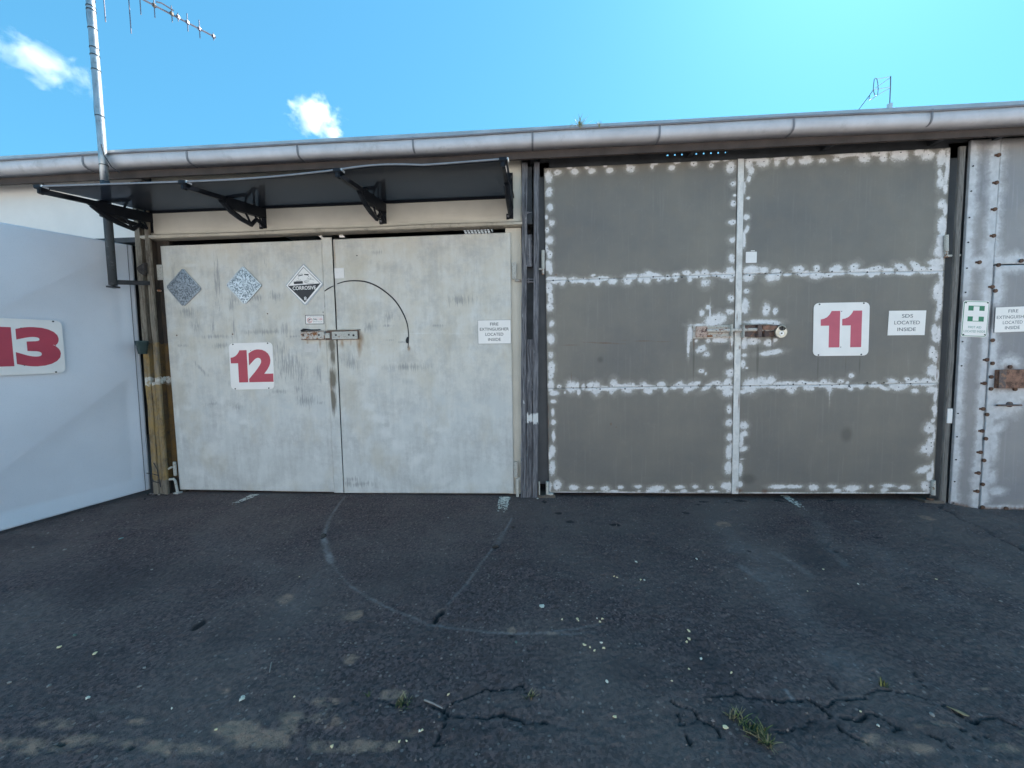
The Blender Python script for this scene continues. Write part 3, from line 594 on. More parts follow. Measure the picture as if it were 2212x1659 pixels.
# beam over door 11 with gaps under the roof sheet
hz = at(1500, 334, .03).z; tx = [at(*Z8(u, 250-(u-1255)*.045), .03).x for u in (1255, 1323, 1389, 1457, 1523, 1592, 1660, 1728, 1797)]
mb = MB(); mb.box(at(1166, 360, .03).x, rx1, .03, .075, at(1600, 348, .03).z-.06, hz-.004); mb.box(at(1166, 360, .03).x, rx1, .03, .038, hz-.004, hz); mb.box(at(1166, 360, .03).x, tx[0]-.02, .03, .075, hz, roofz(.03)-.002); mb.box(tx[-1]+.02, rx1, .03, .075, hz, roofz(.03)-.002)
for i in range(8): mb.hexa((tx[i]+.009, .03, hz), (tx[i+1]-.009, .03, hz), (tx[i+1]-.006, .03, hz+.016), (tx[i]+.006, .03, hz+.016), (0, .008, 0))
mb.box(tx[0]-.02, tx[-1]+.02, .03, .038, hz+.016, roofz(.03)-.002)
mb.build('door_head_beam', M['dark'], bld)
mb = MB()
for px in (1150, 1500, 1800, 2040, 2170, 700, 300, 60): x = at(px, 340, -.1).x; MB().box(x-.022, x+.022, -.158, .028, GT-.12, GT-.03).build('rafter_end', M['dark'], bld)

# wall to the right of door 11
WY = -.02
def WP(T, u, v): return at(*T(u, v), WY)
pT = at(2095, 318, WY); pBL = at(2055, 1091, WY); sB = at(2112, 1102.5, WY); sT = at(2147, 572, WY)
xl, xs_ = (pT.x+pBL.x)/2, (sB.x+sT.x)/2
topz = at(2095, 318, WY).z+.06
band = lambda pts: pts
def bandblobs(T, pts, wd):                          # a painted band as a chain of soft patches
    out = []
    for (a, b), (c, d) in zip(pts[:-1], pts[1:]):
        n = max(2, int(math.hypot(c-a, d-b)/wd*1.6))
        for i in range(n):
            f = i/n; out.append((T, a+(c-a)*f+random.uniform(-.15, .15)*wd, b+(d-b)*f, wd*random.uniform(.85, 1.25), wd*random.uniform(1.0, 1.7)))
    return out
prL = bandblobs(ZR0, [(425, 330), (420, 480), (405, 660), (398, 840), (385, 1020), (378, 1210), (362, 1380)], 30)+bandblobs(ZR, [(350, 150), (340, 300), (325, 560), (312, 760), (303, 960), (290, 1180), (275, 1440)], 26)
prM = bandblobs(ZR0, [(602, 340), (590, 600), (578, 800), (568, 1000), (558, 1180), (548, 1330), (535, 1440)], 34)+bandblobs(ZR, [(525, 230), (512, 400), (500, 570), (487, 760), (478, 950), (463, 1180), (450, 1350), (445, 1480)], 24)
prH = bandblobs(ZR0, [(370, 1165), (450, 1170), (560, 1165), (800, 1150)], 24)
prD = bandblobs(ZR0, [(605, 1200), (600, 1330), (590, 1450)], 30)+bandblobs(ZR, [(570, 220), (555, 420), (540, 600), (535, 800), (520, 1000), (505, 1200), (490, 1450)], 30)+bandblobs(ZR0, [(620, 1200), (850, 1190)], 26)+[(ZR, 680, 430, 70, 40), (ZR, 680, 720, 80, 60), (ZR, 640, 660, 130, 50), (ZR, 780, 640, 90, 60), (ZR, 600, 780, 60, 40), (ZR, 590, 900, 50, 30, -.7), (ZR, 570, 1020, 22, 110), (ZR, 590, 1350, 40, 30), (ZR, 560, 1250, 26, 60), (ZR, 640, 1470, 150, 14)]
sheet('wall_sheet', bld, (xl, WY, topz), (xs_, WY, topz), (xl, WY, pBL.z), (xs_, WY, sB.z), M['pr'], .02, .011, prL+prM+prH, None, bandblobs(ZR, [(280, 1440), (440, 1490)], 14), None, .002, 4, WY)
sheet('wall_sheet', bld, (xs_+.003, WY, topz), (6.8, WY, topz), (xs_+.003, WY, sT.z+.004), (6.8, WY, sT.z+.004), M['pr'], .02, .012, prM+prH, None, None, None, .003, 5, WY)
MB().box(xs_+.86, 6.8, WY, WY+.02, -.12, sT.z).build('wall_sheet', M['pr'], bld)
scr = MB()
for T, l in ((ZR0, [(422, 470), (408, 652), (395, 843), (387, 1023), (377, 1210), (367, 1385)]), (ZR, [(345, 268), (338, 443), (312, 788), (305, 957), (298, 1123), (288, 1282), (280, 1437)])):
    for u, v in l: p = WP(T, u, v); scr.disc((p.x, WY-.0045, p.z), (0, -1, 0), .007, .003, 8)
tag(scr.build('screws', M['ink'], bld), kind='stuff')
for T, l in ((ZR0, [(608, 390), (592, 590), (580, 783), (572, 975), (468, 1167), (562, 1345)]), (ZR, [(522, 400), (505, 570), (495, 755), (488, 915), (476, 1070), (462, 1220), (453, 1352)])):
    for u, v in l:
        p = WP(T, u, v); mb = MB(); mb.disc((p.x, WY-.001, p.z), (0, -1, 0), .017, .009, 7); mb.box(p.x-.03, p.x, WY-.006, WY-.001, p.z-.008, p.z+.009); mb.build('rusty_bolt', M['rust'], bld)
sd = thing('side_door', 'narrow grey steel door with white primer edges and rusty lock box at right', 'door', (xs_, WY, sB.z), None)
sheet('door_sheet', sd, (xs_+.010, WY-.006, sT.z-.008), (xs_+.85, WY-.006, sT.z-.008), (xs_+.010, WY-.006, sB.z+.006), (xs_+.85, WY-.006, sB.z+.006), M['pr'], .03, .011, prD, None, [(ZR, 683, 470, 60, 40), (ZR, 700, 600, 120, 22)]+bandblobs(ZR, [(470, 1478), (800, 1482)], 14), None, .002, 6, WY)
for T, l in ((ZR0, [(600, 1188), (765, 1158), (577, 1375)]), (ZR, [(557, 258), (556, 425), (547, 523), (545, 610), (517, 795), (508, 970), (495, 1127), (485, 1300), (485, 1465), (655, 1475), (683, 450), (720, 612)])):
    for u, v in l: p = WP(T, u, v); MB().disc((p.x, WY-.007, p.z), (0, -1, 0), .017, .010, 7).build('rusty_bolt', M['rust'], sd)
a, b = WP(ZR, 568, 603), WP(ZR, 830, 468)
mb = MB(); mb.box(a.x, b.x, WY-.045, WY-.036, a.z, b.z); mb.box(a.x, a.x+.06, WY-.036, WY-.007, a.z, b.z); mb.box(a.x+.06, b.x, WY-.036, WY-.007, b.z-.006, b.z); mb.box(a.x+.06, b.x, WY-.036, WY-.007, a.z, a.z+.006)
lk = mb.build('lock_box', M['rlock'], sd, .003)
c = WP(ZR, 795, 545); MB().disc((c.x, WY-.0455, c.z), (0, -1, 0), .05, .002, 20).build('keyhole_opening', M['ink'], lk)
mb = MB(); MB().box(a.x-.002, a.x+.055, WY-.047, WY-.0455, a.z+.002, b.z-.002).build('hasp_plate', M['rdark'], lk)
c = WP(ZR, 660, 727); mb = MB(); mb.disc((c.x+.02, WY-.006, c.z+.006), (0, -1, 0), .024, .014, 14); mb.tube([(c.x-.10, WY-.028, c.z), (c.x-.04, WY-.034, c.z+.001), (c.x+.04, WY-.034, c.z+.001), (c.x+.10, WY-.028, c.z)], .008, 8); mb.disc((c.x+.02, WY-.02, c.z+.002), (0, -1, 0), .01, .016, 10); mb.build('handle', M['rdark'], sd, 0, True)

# ------------------------------------------------------------------ timber posts
PY = -.06
def plank(name, par, x0, x1, z0, z1, y0, y1, mat, seed=0, lean=0.0):
    mb = MB(); rs = random.Random(seed); n = 14; vs = []
    for i in range(n+1):
        z = z0+(z1-z0)*i/n; e = [rs.uniform(-.0025, .0025) for _ in range(4)]; l = lean*(z-z0)
        vs += [(x0+e[0]+l, y0+e[1], z), (x1+e[2]+l, y0+e[3], z), (x1+e[2]+l, y1, z), (x0+e[0]+l, y1, z)]
    fs = [(i*4+j, i*4+(j+1) % 4, i*4+4+(j+1) % 4, i*4+4+j) for i in range(n) for j in range(4)]+[(3, 2, 1, 0), (n*4, n*4+1, n*4+2, n*4+3)]
    return mb.add(vs, fs).build(name, mat, par, .003)
ptop = FB+.03
pc = thing('timber_post', 'weathered grey timber post of three planks between the pale and grey doors', 'post', (-.077, PY, 0))
e0 = [-.170, -.118, -.062, -.009]
plank('plank', pc, e0[0], e0[1]-.003, gz(0)-.02, ptop, PY, PY+.11, M['postc'], 1, .017)
plank('plank', pc, e0[2]+.003, e0[3]+.002, gz(0)-.02, ptop, PY, PY+.11, M['postd'], 2, .016)
plank('plank', pc, e0[1]+.001, e0[2]-.001, gz(0)-.02, at(1146, 733, PY).z, PY+.006, PY+.1, M['postm'], 3, .017)
plank('spacer_block', pc, e0[1]+.03, e0[2]+.03, at(1146, 575, PY).z, at(1146, 505, PY).z, PY+.02, PY+.10, M['postc'], 4)
plank('spacer_block', pc, e0[1]+.03, e0[2]+.035, at(1146, 480, PY).z, ptop-.02, PY+.045, PY+.10, M['dark'], 5)
MB().box(e0[1]-.01, e0[2]+.05, PY+.07, PY+.105, .9, 2.4).build('backing_board', M['dark'], pc)
for y_ in (455, 606.5, 638-37): 
    z = at(1146, y_, PY).z; mb = MB(); mb.tube([(e0[1]+.012, PY+.05, z), (e0[2]+.04, PY+.05, z)], .007, 8); mb.disc((e0[1]+.042, PY+.05, z), (1, 0, 0), .014, .012, 6); mb.build('bolt', M['gutterd'], pc)
for s in (0, 1):
    x = (e0[0]+.03, e0[3]+.005)[s]; t = at(1146, 345, PY).z
    MB().prism([(x-.01, PY-.004, t), (x+.05, PY-.004, t+.06), (x-.01, PY-.004, t+.06)] if s else [(x+.025, PY-.004, t-.02), (x-.02, PY-.004, t+.06), (x+.045, PY-.004, t+.06)], (0, -.006, 0)).build('top_bracket', M['recess'], pc)
pl = thing('timber_post', 'brown timber post with yellow and white painted foot beside the open door', 'post', (-3.88, PY, 0))
plank('plank', pl, -3.960, -3.897, .0, ptop, PY, PY+.11, M['postl'], 11)
plank('plank', pl, -3.853, -3.801, .0, ptop, PY, PY+.022, M['postl'], 12)
plank('side_board', pl, -3.850, -3.803, .0, LZ-.012, PY+.023, PY+.112, M['jamb'], 14)
plank('plank', pl, -3.893, -3.857, .0, at(330, 825, PY).z, PY+.004, PY+.1, M['postl'], 13)
MB().box(-3.90, -3.85, PY+.06, PY+.105, .9, ptop).build('backing_board', M['dark'], pl)
p = at(310, 583, PY-.02); mb = MB()
mb.prism([at(*q, PY-.012) for q in ((299, 580), (309, 573), (319, 567), (320, 590), (316, 597), (306, 590))], (0, -.03, 0)).build('rusty_gusset', M['lump'], pl, .006)
mb = MB()                                            # twisted wire ties at the foot of the post
for q in ([(306+11, 1022), (330, 1024), (341, 1027)], [(327, 1043-13), (331, 1040), (346, 1044)], [(332, 1000), (340, 1015), (345, 1040), (347, 1052)]): mb.tube([at(x, y, PY-.012) for x, y in q], .004, 5)
mb.build('wire_tie', M['steel'], pl)
pr_ = thing('timber_post', 'thin grey brown timber post at the right edge of door 11', 'post', (at(2062, 900, PY+.02).x, PY+.02, 0))
xa_, xb_ = at(2079, 560, PY+.02), at(2052, 1085, PY+.02); xc = (xa_.x+xb_.x)/2
plank('plank', pr_, xc-.075, xc-.028, gz(3.7)-.03, FB-.0, PY+.02, PY+.04, M['postr'], 21, 0)
q = at(2058, 897, PY+.02); MB().box(xc-.064, xc-.022, PY+.012, PY+.0195, q.z-.07, q.z+.06).build('white_tag', M['paper'], pr_)
# base blocks that carry the door pivots
def block(px0, px1, pyt, pyb, lab):
    a = at(px0, pyb, -.05); b = at(px1, pyb, -.05)
    t = thing('pivot_block', lab, 'base block', ((a.x+b.x)/2, -.02, gz(a.x)))
    mb = MB(); mb.box(a.x, b.x, -.05, .10, gz(a.x)-.01, gz(a.x)+.022); mb.build('plate', M['hwood'], t, .004); return t, a, b
bk, a, b = block(1162, 1200, 1068, 1076, 'flat brown base block under the left hinge of door 11')
x = b.x-.045; mb = MB(); mb.lathe((x, -.02, gz(x)+.022), [(0, 0), (.026, 0), (.028, .012), (.018, .016), (0, .018)], 14); mb.build('pivot_cup', M['hinge'], bk, 0, True)
bk, a, b = block(1998, 2040, 1074, 1087, 'flat rusty base block under the right hinge of door 11')
x = a.x+.07; mb = MB(); mb.lathe((x, -.02, gz(x)+.022), [(0, 0), (.026, 0), (.028, .012), (.018, .016), (0, .018)], 14); mb.build('pivot_cup', M['rust'], bk, 0, True)

# ------------------------------------------------------------------ door 12, two pale leaves
def leafthing(label, TL, BR, Y=0): return thing('door_leaf', label, 'door', ((TL.x+BR.x)/2, Y, BR.z))
bl = at(388.6, 1058.5).z; br_ = at(1110, 1066).z; zb = (bl+br_)/2
TL, TR, BL, BR = at(346.4, 531.6), at(694.5, 518), at(388.6, 1057.5), at(722.8, 1063)
L12 = leafthing('pale scraped left leaf of the double door bearing the number 12', TL, BR)
streaks = [(Z5, 570, 480, 30, 230), (Z5, 565, 590, 25, 40), (Z5, 690, 660, 30, 80), (Z5, 720, 620, 60, 40), (Z5, 900, 600, 90, 30), (Z5, 1075, 590, 60, 40), (Z5, 710, 870, 30, 110), (Z5, 525, 860, 30, 110), (Z5, 560, 940, 130, 22), (Z5, 380, 850, 60, 80), (Z5, 320, 740, 60, 40), (Z5, 1150, 880, 50, 70), (Z5, 1000, 900, 300, 25), (Z5, 1230, 940, 60, 14), (Z5, 590, 1020, 90, 25), (Z5, 1130, 1070, 110, 90), (Z5, 1180, 1180, 110, 130), (Z5, 1290, 1250, 60, 160), (Z5, 1270, 1400, 40, 40), (Z5, 1450, 1250, 40, 100), (Z5, 1110, 1420, 60, 22), (Z5, 1340, 1500, 90, 55), (Z5, 1460, 1520, 50, 22), (Z5, 520, 1530, 90, 25), (Z5, 740, 1560, 60, 30), (Z5, 300, 720, 100, 30), (Z5, 190, 470, 20, 180), (Z5, 980, 300, 20, 60), (Z5, 1440, 600, 25, 50), (Z5, 430, 1230, 90, 18, .8), (Z5, 1000, 140, 40, 8), (Z5, 250, 1020, 60, 16)]
pale = [(Z4, 1400, 1010, 40, 45), (Z4, 1350, 1070, 25, 40), (Z4, 1590, 850, 30, 16), (Z4, 1280, 1170, 60, 30), (Z4, 1370, 1040, 50, 30), (Z4, 1160, 780, 12, 40), (Z4, 1180, 940, 10, 60), (Z5, 600, 1510, 50, 40), (Z5, 700, 1620, 60, 50), (Z5, 300, 1560, 60, 40), (Z5, 330, 320, 60, 18)]
sheet('door_sheet', L12, TL, TR, BL, BR, M['p12'], .035, .011, pale, streaks, [(Z5, 212, 930, 9, 12), (Z5, 700, 920, 9, 12), (ZK, 480, 1440, 26, 90), (ZK, 700, 1450, 26, 110)], None, .004, 21)
mid = at(708, 735)
sT_ = [at(695, 513.5), at(717, 513), at(722.8, 1064), at(742.6, 1064.5)]
sx0, sx1 = (sT_[0].x+sT_[2].x)/2, (sT_[1].x+sT_[3].x)/2
sheet('cover_strip', L12, (sT_[0].x, -.0075, sT_[0].z), (sT_[1].x, -.0075, sT_[1].z), (sT_[2].x, -.0075, sT_[2].z), (sT_[3].x, -.0075, sT_[3].z), M['p12s'], .005, .009, None, None, [(ZK, 985, 900, 12, 300), (ZK, 900, 2200, 20, 300)], [(ZK, 900, 1480, 70, 130), (ZK, 920, 1700, 62, 240), (ZK, 930, 2050, 55, 260), (ZK, 940, 2450, 50, 250)], .001, 3)
def ziplock(par, T, l, y, r, mat='ink'):
    for u, v in l: p = at(*T(u, v), y); MB().disc((p.x, y+.001, p.z), (0, -1, 0), r, .003, 10).build('screw', M[mat], par)
ziplock(L12, ZK, [(752, 913)], -.001, .005); ziplock(L12, Z5, [(212, 930), (697, 920), (1003, 742)], -.001, .006, 'rust')
def arc(par, pts, r, y):
    mb = MB(); P = [at(x, z, y) for x, z in pts]; Q = []
    for i in range(len(P)-1):
        p0, p1, p2, p3 = P[max(i-1, 0)], P[i], P[i+1], P[min(i+2, len(P)-1)]
        for t in (0, .25, .5, .75): Q.append(.5*((2*p1)+(p2-p0)*t+(2*p0-5*p1+4*p2-p3)*t*t+(3*p1-p0-3*p2+p3)*t**3))
    Q.append(P[-1]); n = len(Q); rs = [r*(.45+.75*math.sin(math.pi*min(1, .12+.88*i/n))) for i in range(n)]
    mb.tube(Q, rs, 6); return mb.build('scratch_mark', M['ink'], par)
arc(L12, [ZK(775, 552), ZK(820, 520), ZK(880, 485), ZK(935, 460)], .005, -.0105)
arc(L12, [ZK(772, 555), ZK(775, 640), ZK(782, 740), ZK(780, 830)], .0026, -.001)
hp = [at(350, 565), at(350, 618)]
def hinge(par, px, py0, py1, y, wd=.03, mat='hinge', plate=0):
    a, b = at(px, py1, y), at(px, py0, y); mb = MB(); mb.tube([a, b], wd/2, 10); mb.box(min(a.x, a.x+plate), max(a.x, a.x+plate), y-.002, y+.004, a.z+.01, b.z-.01) if plate else None
    o = mb.build('hinge', M[mat], par, 0, False); return o
a, b = at(345.5, 662, -.006), at(352, 608, -.006)
MB().box(a.x-.008, b.x+.004, -.006, -.001, at(347, 605, 0).z, at(347, 572, 0).z).build('hinge', M['hinge'], L12, .002)
a = at(343, 628, -.01); MB().tube([(a.x-.03, -.01, a.z), (a.x+.02, -.01, a.z)], .011, 8).build('hinge_pin', M['rcream'], L12)
mb = MB(); a = at(376, 1028, -.02); c = at(380, 998, -.02); mb.box(a.x-.008, a.x+.02, -.02, -.002, a.z, c.z); mb.build('hinge', M['hinge'], L12, .003)
mb = MB(); a = at(384, 1066, -.03); c = at(377, 1033, -.03); MB().tube([(c.x-.06, -.03, at(370, 1013, -.03).z), (c.x-.02, -.03, at(370, 1009, -.03).z)], .010, 8).build('hinge_pin', M['hinge'], L12); mb.tube([(c.x-.055, -.03, c.z-.012), (c.x-.01, -.03, c.z-.008), (c.x+.006, -.03, c.z-.03), (a.x, -.03, a.z+.002)], .012, 8); mb.box(a.x-.025, a.x+.025, -.055, 0, a.z-.006, a.z+.014); mb.build('pivot_bracket', M['hinge'], L12, 0)

TL, TR, BL, BR = at(719.5, 517), at(1102.5, 502), at(743.5, 1065), at(1110, 1066)
R12 = leafthing('pale right leaf of the double door marked by a thin black arc', TL, BR)
st2 = [(Z6, 700, 230, 60, 25), (Z6, 620, 950, 70, 40), (Z6, 800, 940, 90, 14), (Z6, 1280, 940, 120, 14), (Z6, 830, 860, 60, 50), (Z6, 450, 1300, 70, 80), (Z6, 1880, 645, 22, 6), (Z6, 760, 676, 14, 5), (Z6, 820, 1080, 60, 10), (Z6, 930, 1100, 60, 8), (Z7, 340, 12, 80, 22), (Z7, 300, -20, 50, 20), (Z7, 380, 5, 60, 16), (Z7, 270, 5, 40, 20), (Z6, 1500, 690, 130, 60), (Z6, 1000, 1340, 200, 40)]
pl2 = [(Z6, 450, 1075, 60, 30), (Z6, 1150, 1015, 220, 6), (Z6, 1500, 1020, 160, 6), (Z7, 590, -230, 60, 40), (Z7, 500, -310, 40, 30), (Z7, 700, -140, 60, 25, -.7), (Z7, 780, -80, 60, 20, -.7), (Z7, 870, -10, 60, 20, -.6), (Z7, 850, -330, 40, 22), (Z7, 790, -260, 30, 30), (Z7, 460, -400, 50, 30), (Z7, 400, -470, 40, 26), (Z6, 650, 1380, 60, 50)]
sheet('door_sheet', R12, TL, TR, BL, BR, M['p12'], .035, .011, pl2, st2, [(ZK, 1390, 1380, 75, 130), (ZK, 1375, 1470, 65, 190), (ZK, 1370, 1290, 34, 100), (ZK, 1080, 1450, 40, 110), (ZK, 1230, 1430, 30, 80), (Z6, 1010, 1160, 22, 30), (Z6, 290, 260, 10, 220), (Z6, 300, 800, 12, 160)], None, .004, 22)
arc(R12, [ZK(998, 426), ZK(1120, 388), ZK(1300, 372), Z6(600, 518), Z6(720, 570), Z6(850, 672), Z6(930, 780), Z6(985, 900), Z6(1003, 1000), Z6(1005, 1080), Z6(998, 1155)], .0062, -.0008)
arc(R12, [Z6(1000, 1050), Z6(990, 1085), Z6(995, 1110)], .012, -.0008)
ziplock(R12, Z6, [(505, 262)], -.001, .006); 
a, b = at(1106, 603, -.012), at(1116, 566, -.012)
MB().box(a.x, b.x-.004, -.014, .006, a.z, b.z).build('hinge', M['hinge'], R12, .003)
a = at(1112, 606, -.01); MB().tube([(a.x, -.01, a.z), (a.x+.06, -.01, a.z-.002)], .010, 8).build('hinge_pin', M['rcream'], R12)
a, b = at(1109, 1030, -.02), at(1117, 1000, -.02); MB().box(a.x+.003, b.x+.004, -.02, .0, at(1112, 1031, -.02).z, at(1112, 998, -.02).z).build('hinge', M['hinge'], R12, .003)
mb = MB(); t0, t1 = at(1117, 1033, -.03), at(1118, 1074, -.03); mb.box(t0.x-.012, t0.x+.017, -.035, -.018, t1.z, t0.z); mb.box(t0.x+.01, t0.x+.045, -.03, -.015, t0.z-.03, t0.z+.01); mb.build('pivot_bracket', M['hinge'], R12, .003)
# sliding bolt across the pale leaves
sb = thing('sliding_bolt', 'rust stained cream sliding bolt joining the two pale leaves', 'bolt latch', at(*ZK(860, 1310), -.012))
mb = MB(); pxbox(mb, ZK, 795, 1222, 1358, 1392, -.016, -.009); mb.build('back_plate', M['rdark'], sb, .002)
mb = MB(); pxbox(mb, ZK, 380, 1232, 770, 1390, -.006, -.001); mb.build('back_plate', M['rdark'], sb, .001)
mb = MB(); pxbox(mb, ZK, 366, 1240, 772, 1384, -.042, -.034); pxbox(mb, ZK, 372, 1246, 390, 1378, -.034, -.006); mb.build('cover_plate', M['rcream'], sb, .004)
mb = MB(); pxbox(mb, ZK, 905, 1240, 1336, 1380, -.044, -.036); pxbox(mb, ZK, 905, 1246, 1330, 1254, -.036, -.016); mb.build('cover_plate', M['hinge'], sb, .004)
mb = MB(); pxbox(mb, ZK, 772, 1274, 862, 1362, -.036, -.018); mb.build('bolt_bar', M['hinge'], sb, .003)
mb = MB(); pxbox(mb, ZK, 800, 1205, 1366, 1224, -.05, -.009); mb.build('drip_ledge', M['creamd'], sb, .001)
mb = MB(); mb.tube([at(*ZK(u, v), -.03) for u, v in ((376, 1235), (420, 1215), (470, 1214), (560, 1222), (640, 1218), (705, 1212))], [.010, .013, .008, .006, .006, .005], 6); mb.build('wire', M['ink'], sb)
for u, v in ((410, 1305), (680, 1305)): p = at(*ZK(u, v), -.042); MB().disc(p, (0, -1, 0), .0095, .002, 10).build('screw', M['ink'], sb)
for u, v, r in ((972, 1307, .0095), (1195, 1302, .009), (1275, 1312, .011)): p = at(*ZK(u, v), -.044); MB().disc(p, (0, -1, 0), r, .002, 10).build('screw', M['ink'], sb)

# ------------------------------------------------------------------ door 11, two grey leaves with primer patches
topL = [(Z8, *b) for b in [(225, 425, 35, 28), (385, 415, 32, 32), (340, 382, 25, 12), (545, 410, 35, 25), (500, 380, 22, 15), (715, 405, 28, 32), (670, 362, 20, 12), (910, 390, 35, 38), (880, 352, 22, 12), (1110, 370, 22, 35), (1130, 345, 28, 14), (1290, 380, 30, 26), (1340, 330, 28, 15), (1500, 340, 35, 25), (1660, 360, 26, 20), (1700, 315, 45, 15), (1840, 375, 40, 45), (1800, 310, 40, 15), (140, 460, 35, 70), (145, 610, 32, 42), (155, 750, 25, 40), (120, 840, 15, 25), (172, 895, 28, 38), (130, 960, 25, 40), (150, 1060, 32, 45), (125, 1130, 20, 50), (155, 1190, 26, 40), (140, 1290, 30, 60), (160, 1330, 25, 40), (150, 1500, 30, 60), (160, 1600, 30, 60),
  (200, 1430, 35, 45), (275, 1440, 35, 35), (370, 1425, 45, 35), (480, 1440, 22, 28), (560, 1385, 20, 14), (600, 1460, 25, 25), (740, 1440, 38, 35), (880, 1430, 50, 40, -.6), (1000, 1420, 30, 35), (1090, 1370, 40, 28, .5), (1060, 1430, 40, 30), (1175, 1415, 30, 35), (1255, 1405, 30, 38), (1330, 1390, 35, 30), (1330, 1435, 20, 12), (1430, 1360, 35, 28), (1460, 1420, 25, 30), (1530, 1370, 30, 25), (1600, 1370, 45, 35), (1610, 1450, 65, 50), (1700, 1370, 45, 22), (1780, 1390, 40, 35), (1835, 1360, 45, 50), (1850, 1430, 25, 20), (1865, 530, 32, 36), (1865, 710, 28, 28), (1860, 890, 35, 25), (1855, 1055, 40, 35), (1850, 1225, 38, 48), (1845, 1600, 30, 30), (1880, 640, 15, 20)]]
lowL = [(Z5B, *b) for b in [(130, 20, 25, 40), (143, 150, 22, 30), (140, 270, 30, 45), (138, 400, 28, 35), (145, 500, 30, 50), (140, 560, 25, 30), (140, 640, 30, 50), (165, 700, 35, 25), (205, 650, 22, 18), (300, 650, 45, 45), (250, 695, 10, 14), (350, 640, 15, 28), (360, 690, 14, 30), (395, 650, 18, 25), (450, 640, 40, 22, -.6), (500, 665, 45, 45), (640, 640, 40, 45), (620, 690, 22, 25), (745, 660, 55, 40), (790, 640, 20, 20), (880, 640, 40, 35, .5), (910, 680, 30, 30), (1010, 635, 40, 25), (1045, 670, 22, 30), (1150, 635, 40, 22, -.6), (1240, 650, 65, 28, -.55), (1300, 620, 25, 20), (1380, 650, 70, 28, -.6), (1450, 620, 40, 25), (1535, 620, 40, 35), (1540, 690, 50, 35), (1490, 650, 40, 40),
  (160, 765, 24, 18), (155, 850, 15, 26), (158, 930, 18, 28), (160, 1040, 16, 48), (150, 1160, 26, 45), (130, 1190, 14, 40), (150, 1290, 28, 60), (190, 1430, 30, 50), (130, 1440, 14, 40), (320, 1445, 40, 22), (450, 1450, 38, 22), (570, 1455, 32, 25), (690, 1445, 28, 14), (640, 1475, 40, 12), (830, 1440, 30, 20), (840, 1475, 30, 10), (970, 1455, 60, 25), (940, 1475, 40, 12), (1060, 1475, 25, 18), (1160, 1445, 35, 18), (1190, 1475, 25, 15), (1280, 1440, 28, 25), (1320, 1475, 30, 10), (1410, 1445, 30, 22), (1440, 1478, 40, 10), (1535, 1435, 45, 35), (1550, 1470, 35, 20), (300, 1487, 200, 7), (700, 1487, 250, 7), (1200, 1489, 350, 7),
  (1555, 55, 30, 25), (1555, 405, 32, 30), (1560, 540, 35, 35), (1550, 825, 28, 32), (1552, 935, 30, 32), (1555, 1050, 30, 28), (1550, 1170, 30, 55), (1570, 1120, 12, 30), (1545, 1290, 32, 48), (1385, 20, 25, 22), (1335, 65, 25, 25), (1440, 120, 110, 38, -.25), (1300, 160, 80, 16), (1240, 230, 22, 70), (1228, 320, 12, 80), (1290, 285, 15, 18), (1385, 285, 22, 20), (1480, 280, 70, 20), (1330, 350, 45, 25, -.4), (1370, 390, 32, 30), (1330, 525, 20, 20), (1365, 545, 15, 16), (1400, 60, 7, 60), (1570, 280, 15, 60)]]
topR = [(Z1B, *b) for b in [(110, 300, 35, 60), (130, 380, 35, 40), (230, 305, 55, 38), (160, 280, 80, 20), (350, 310, 40, 30), (380, 270, 60, 18), (470, 300, 38, 28), (600, 295, 48, 28), (610, 255, 40, 10), (750, 290, 52, 28), (870, 285, 40, 18), (960, 240, 90, 20), (920, 260, 40, 18), (1110, 270, 55, 35), (1080, 240, 40, 15), (1240, 230, 70, 25), (1280, 270, 35, 30), (1420, 230, 80, 50), (1460, 240, 35, 40), (1590, 220, 50, 25), (1660, 245, 55, 40), (1710, 235, 20, 20), (70, 520, 15, 70), (105, 452, 16, 28), (100, 620, 14, 14), (85, 785, 25, 25), (90, 890, 18, 30, .3), (65, 980, 15, 70), (1785, 270, 35, 70), (1840, 330, 25, 130), (1780, 470, 28, 90), (1820, 540, 20, 40), (1770, 400, 20, 30), (1790, 670, 35, 38), (1820, 720, 18, 60), (1790, 860, 40, 70), (1780, 980, 40, 110), (1770, 1080, 40, 60), (1790, 1180, 25, 40), (1740, 1180, 60, 35), (1720, 1240, 60, 35, -.3), (1770, 1260, 20, 60), (1785, 1360, 15, 30), (1745, 1430, 32, 60), (1765, 1520, 18, 70),
  (130, 1250, 75, 38), (100, 1310, 50, 45, -.4), (240, 1245, 60, 35), (300, 1310, 55, 50), (360, 1290, 30, 50), (345, 1260, 40, 30), (440, 1285, 35, 15), (540, 1240, 55, 28), (560, 1280, 30, 20), (690, 1290, 50, 38), (700, 1230, 30, 25), (800, 1290, 50, 25), (860, 1240, 60, 28, -.3), (1000, 1265, 45, 25), (1020, 1220, 60, 40, -.6), (1100, 1250, 100, 12), (1190, 1240, 40, 25), (1180, 1290, 30, 15, -.4), (1230, 1230, 55, 30), (1235, 1275, 22, 25), (1320, 1245, 45, 20), (1430, 1220, 60, 25, .4), (1420, 1265, 28, 20), (1560, 1205, 45, 30, .6), (1600, 1240, 60, 22), (1540, 1260, 30, 18), (85, 1430, 35, 30), (75, 1560, 30, 70), (260, 1590, 35, 45), (340, 1600, 20, 25)]]
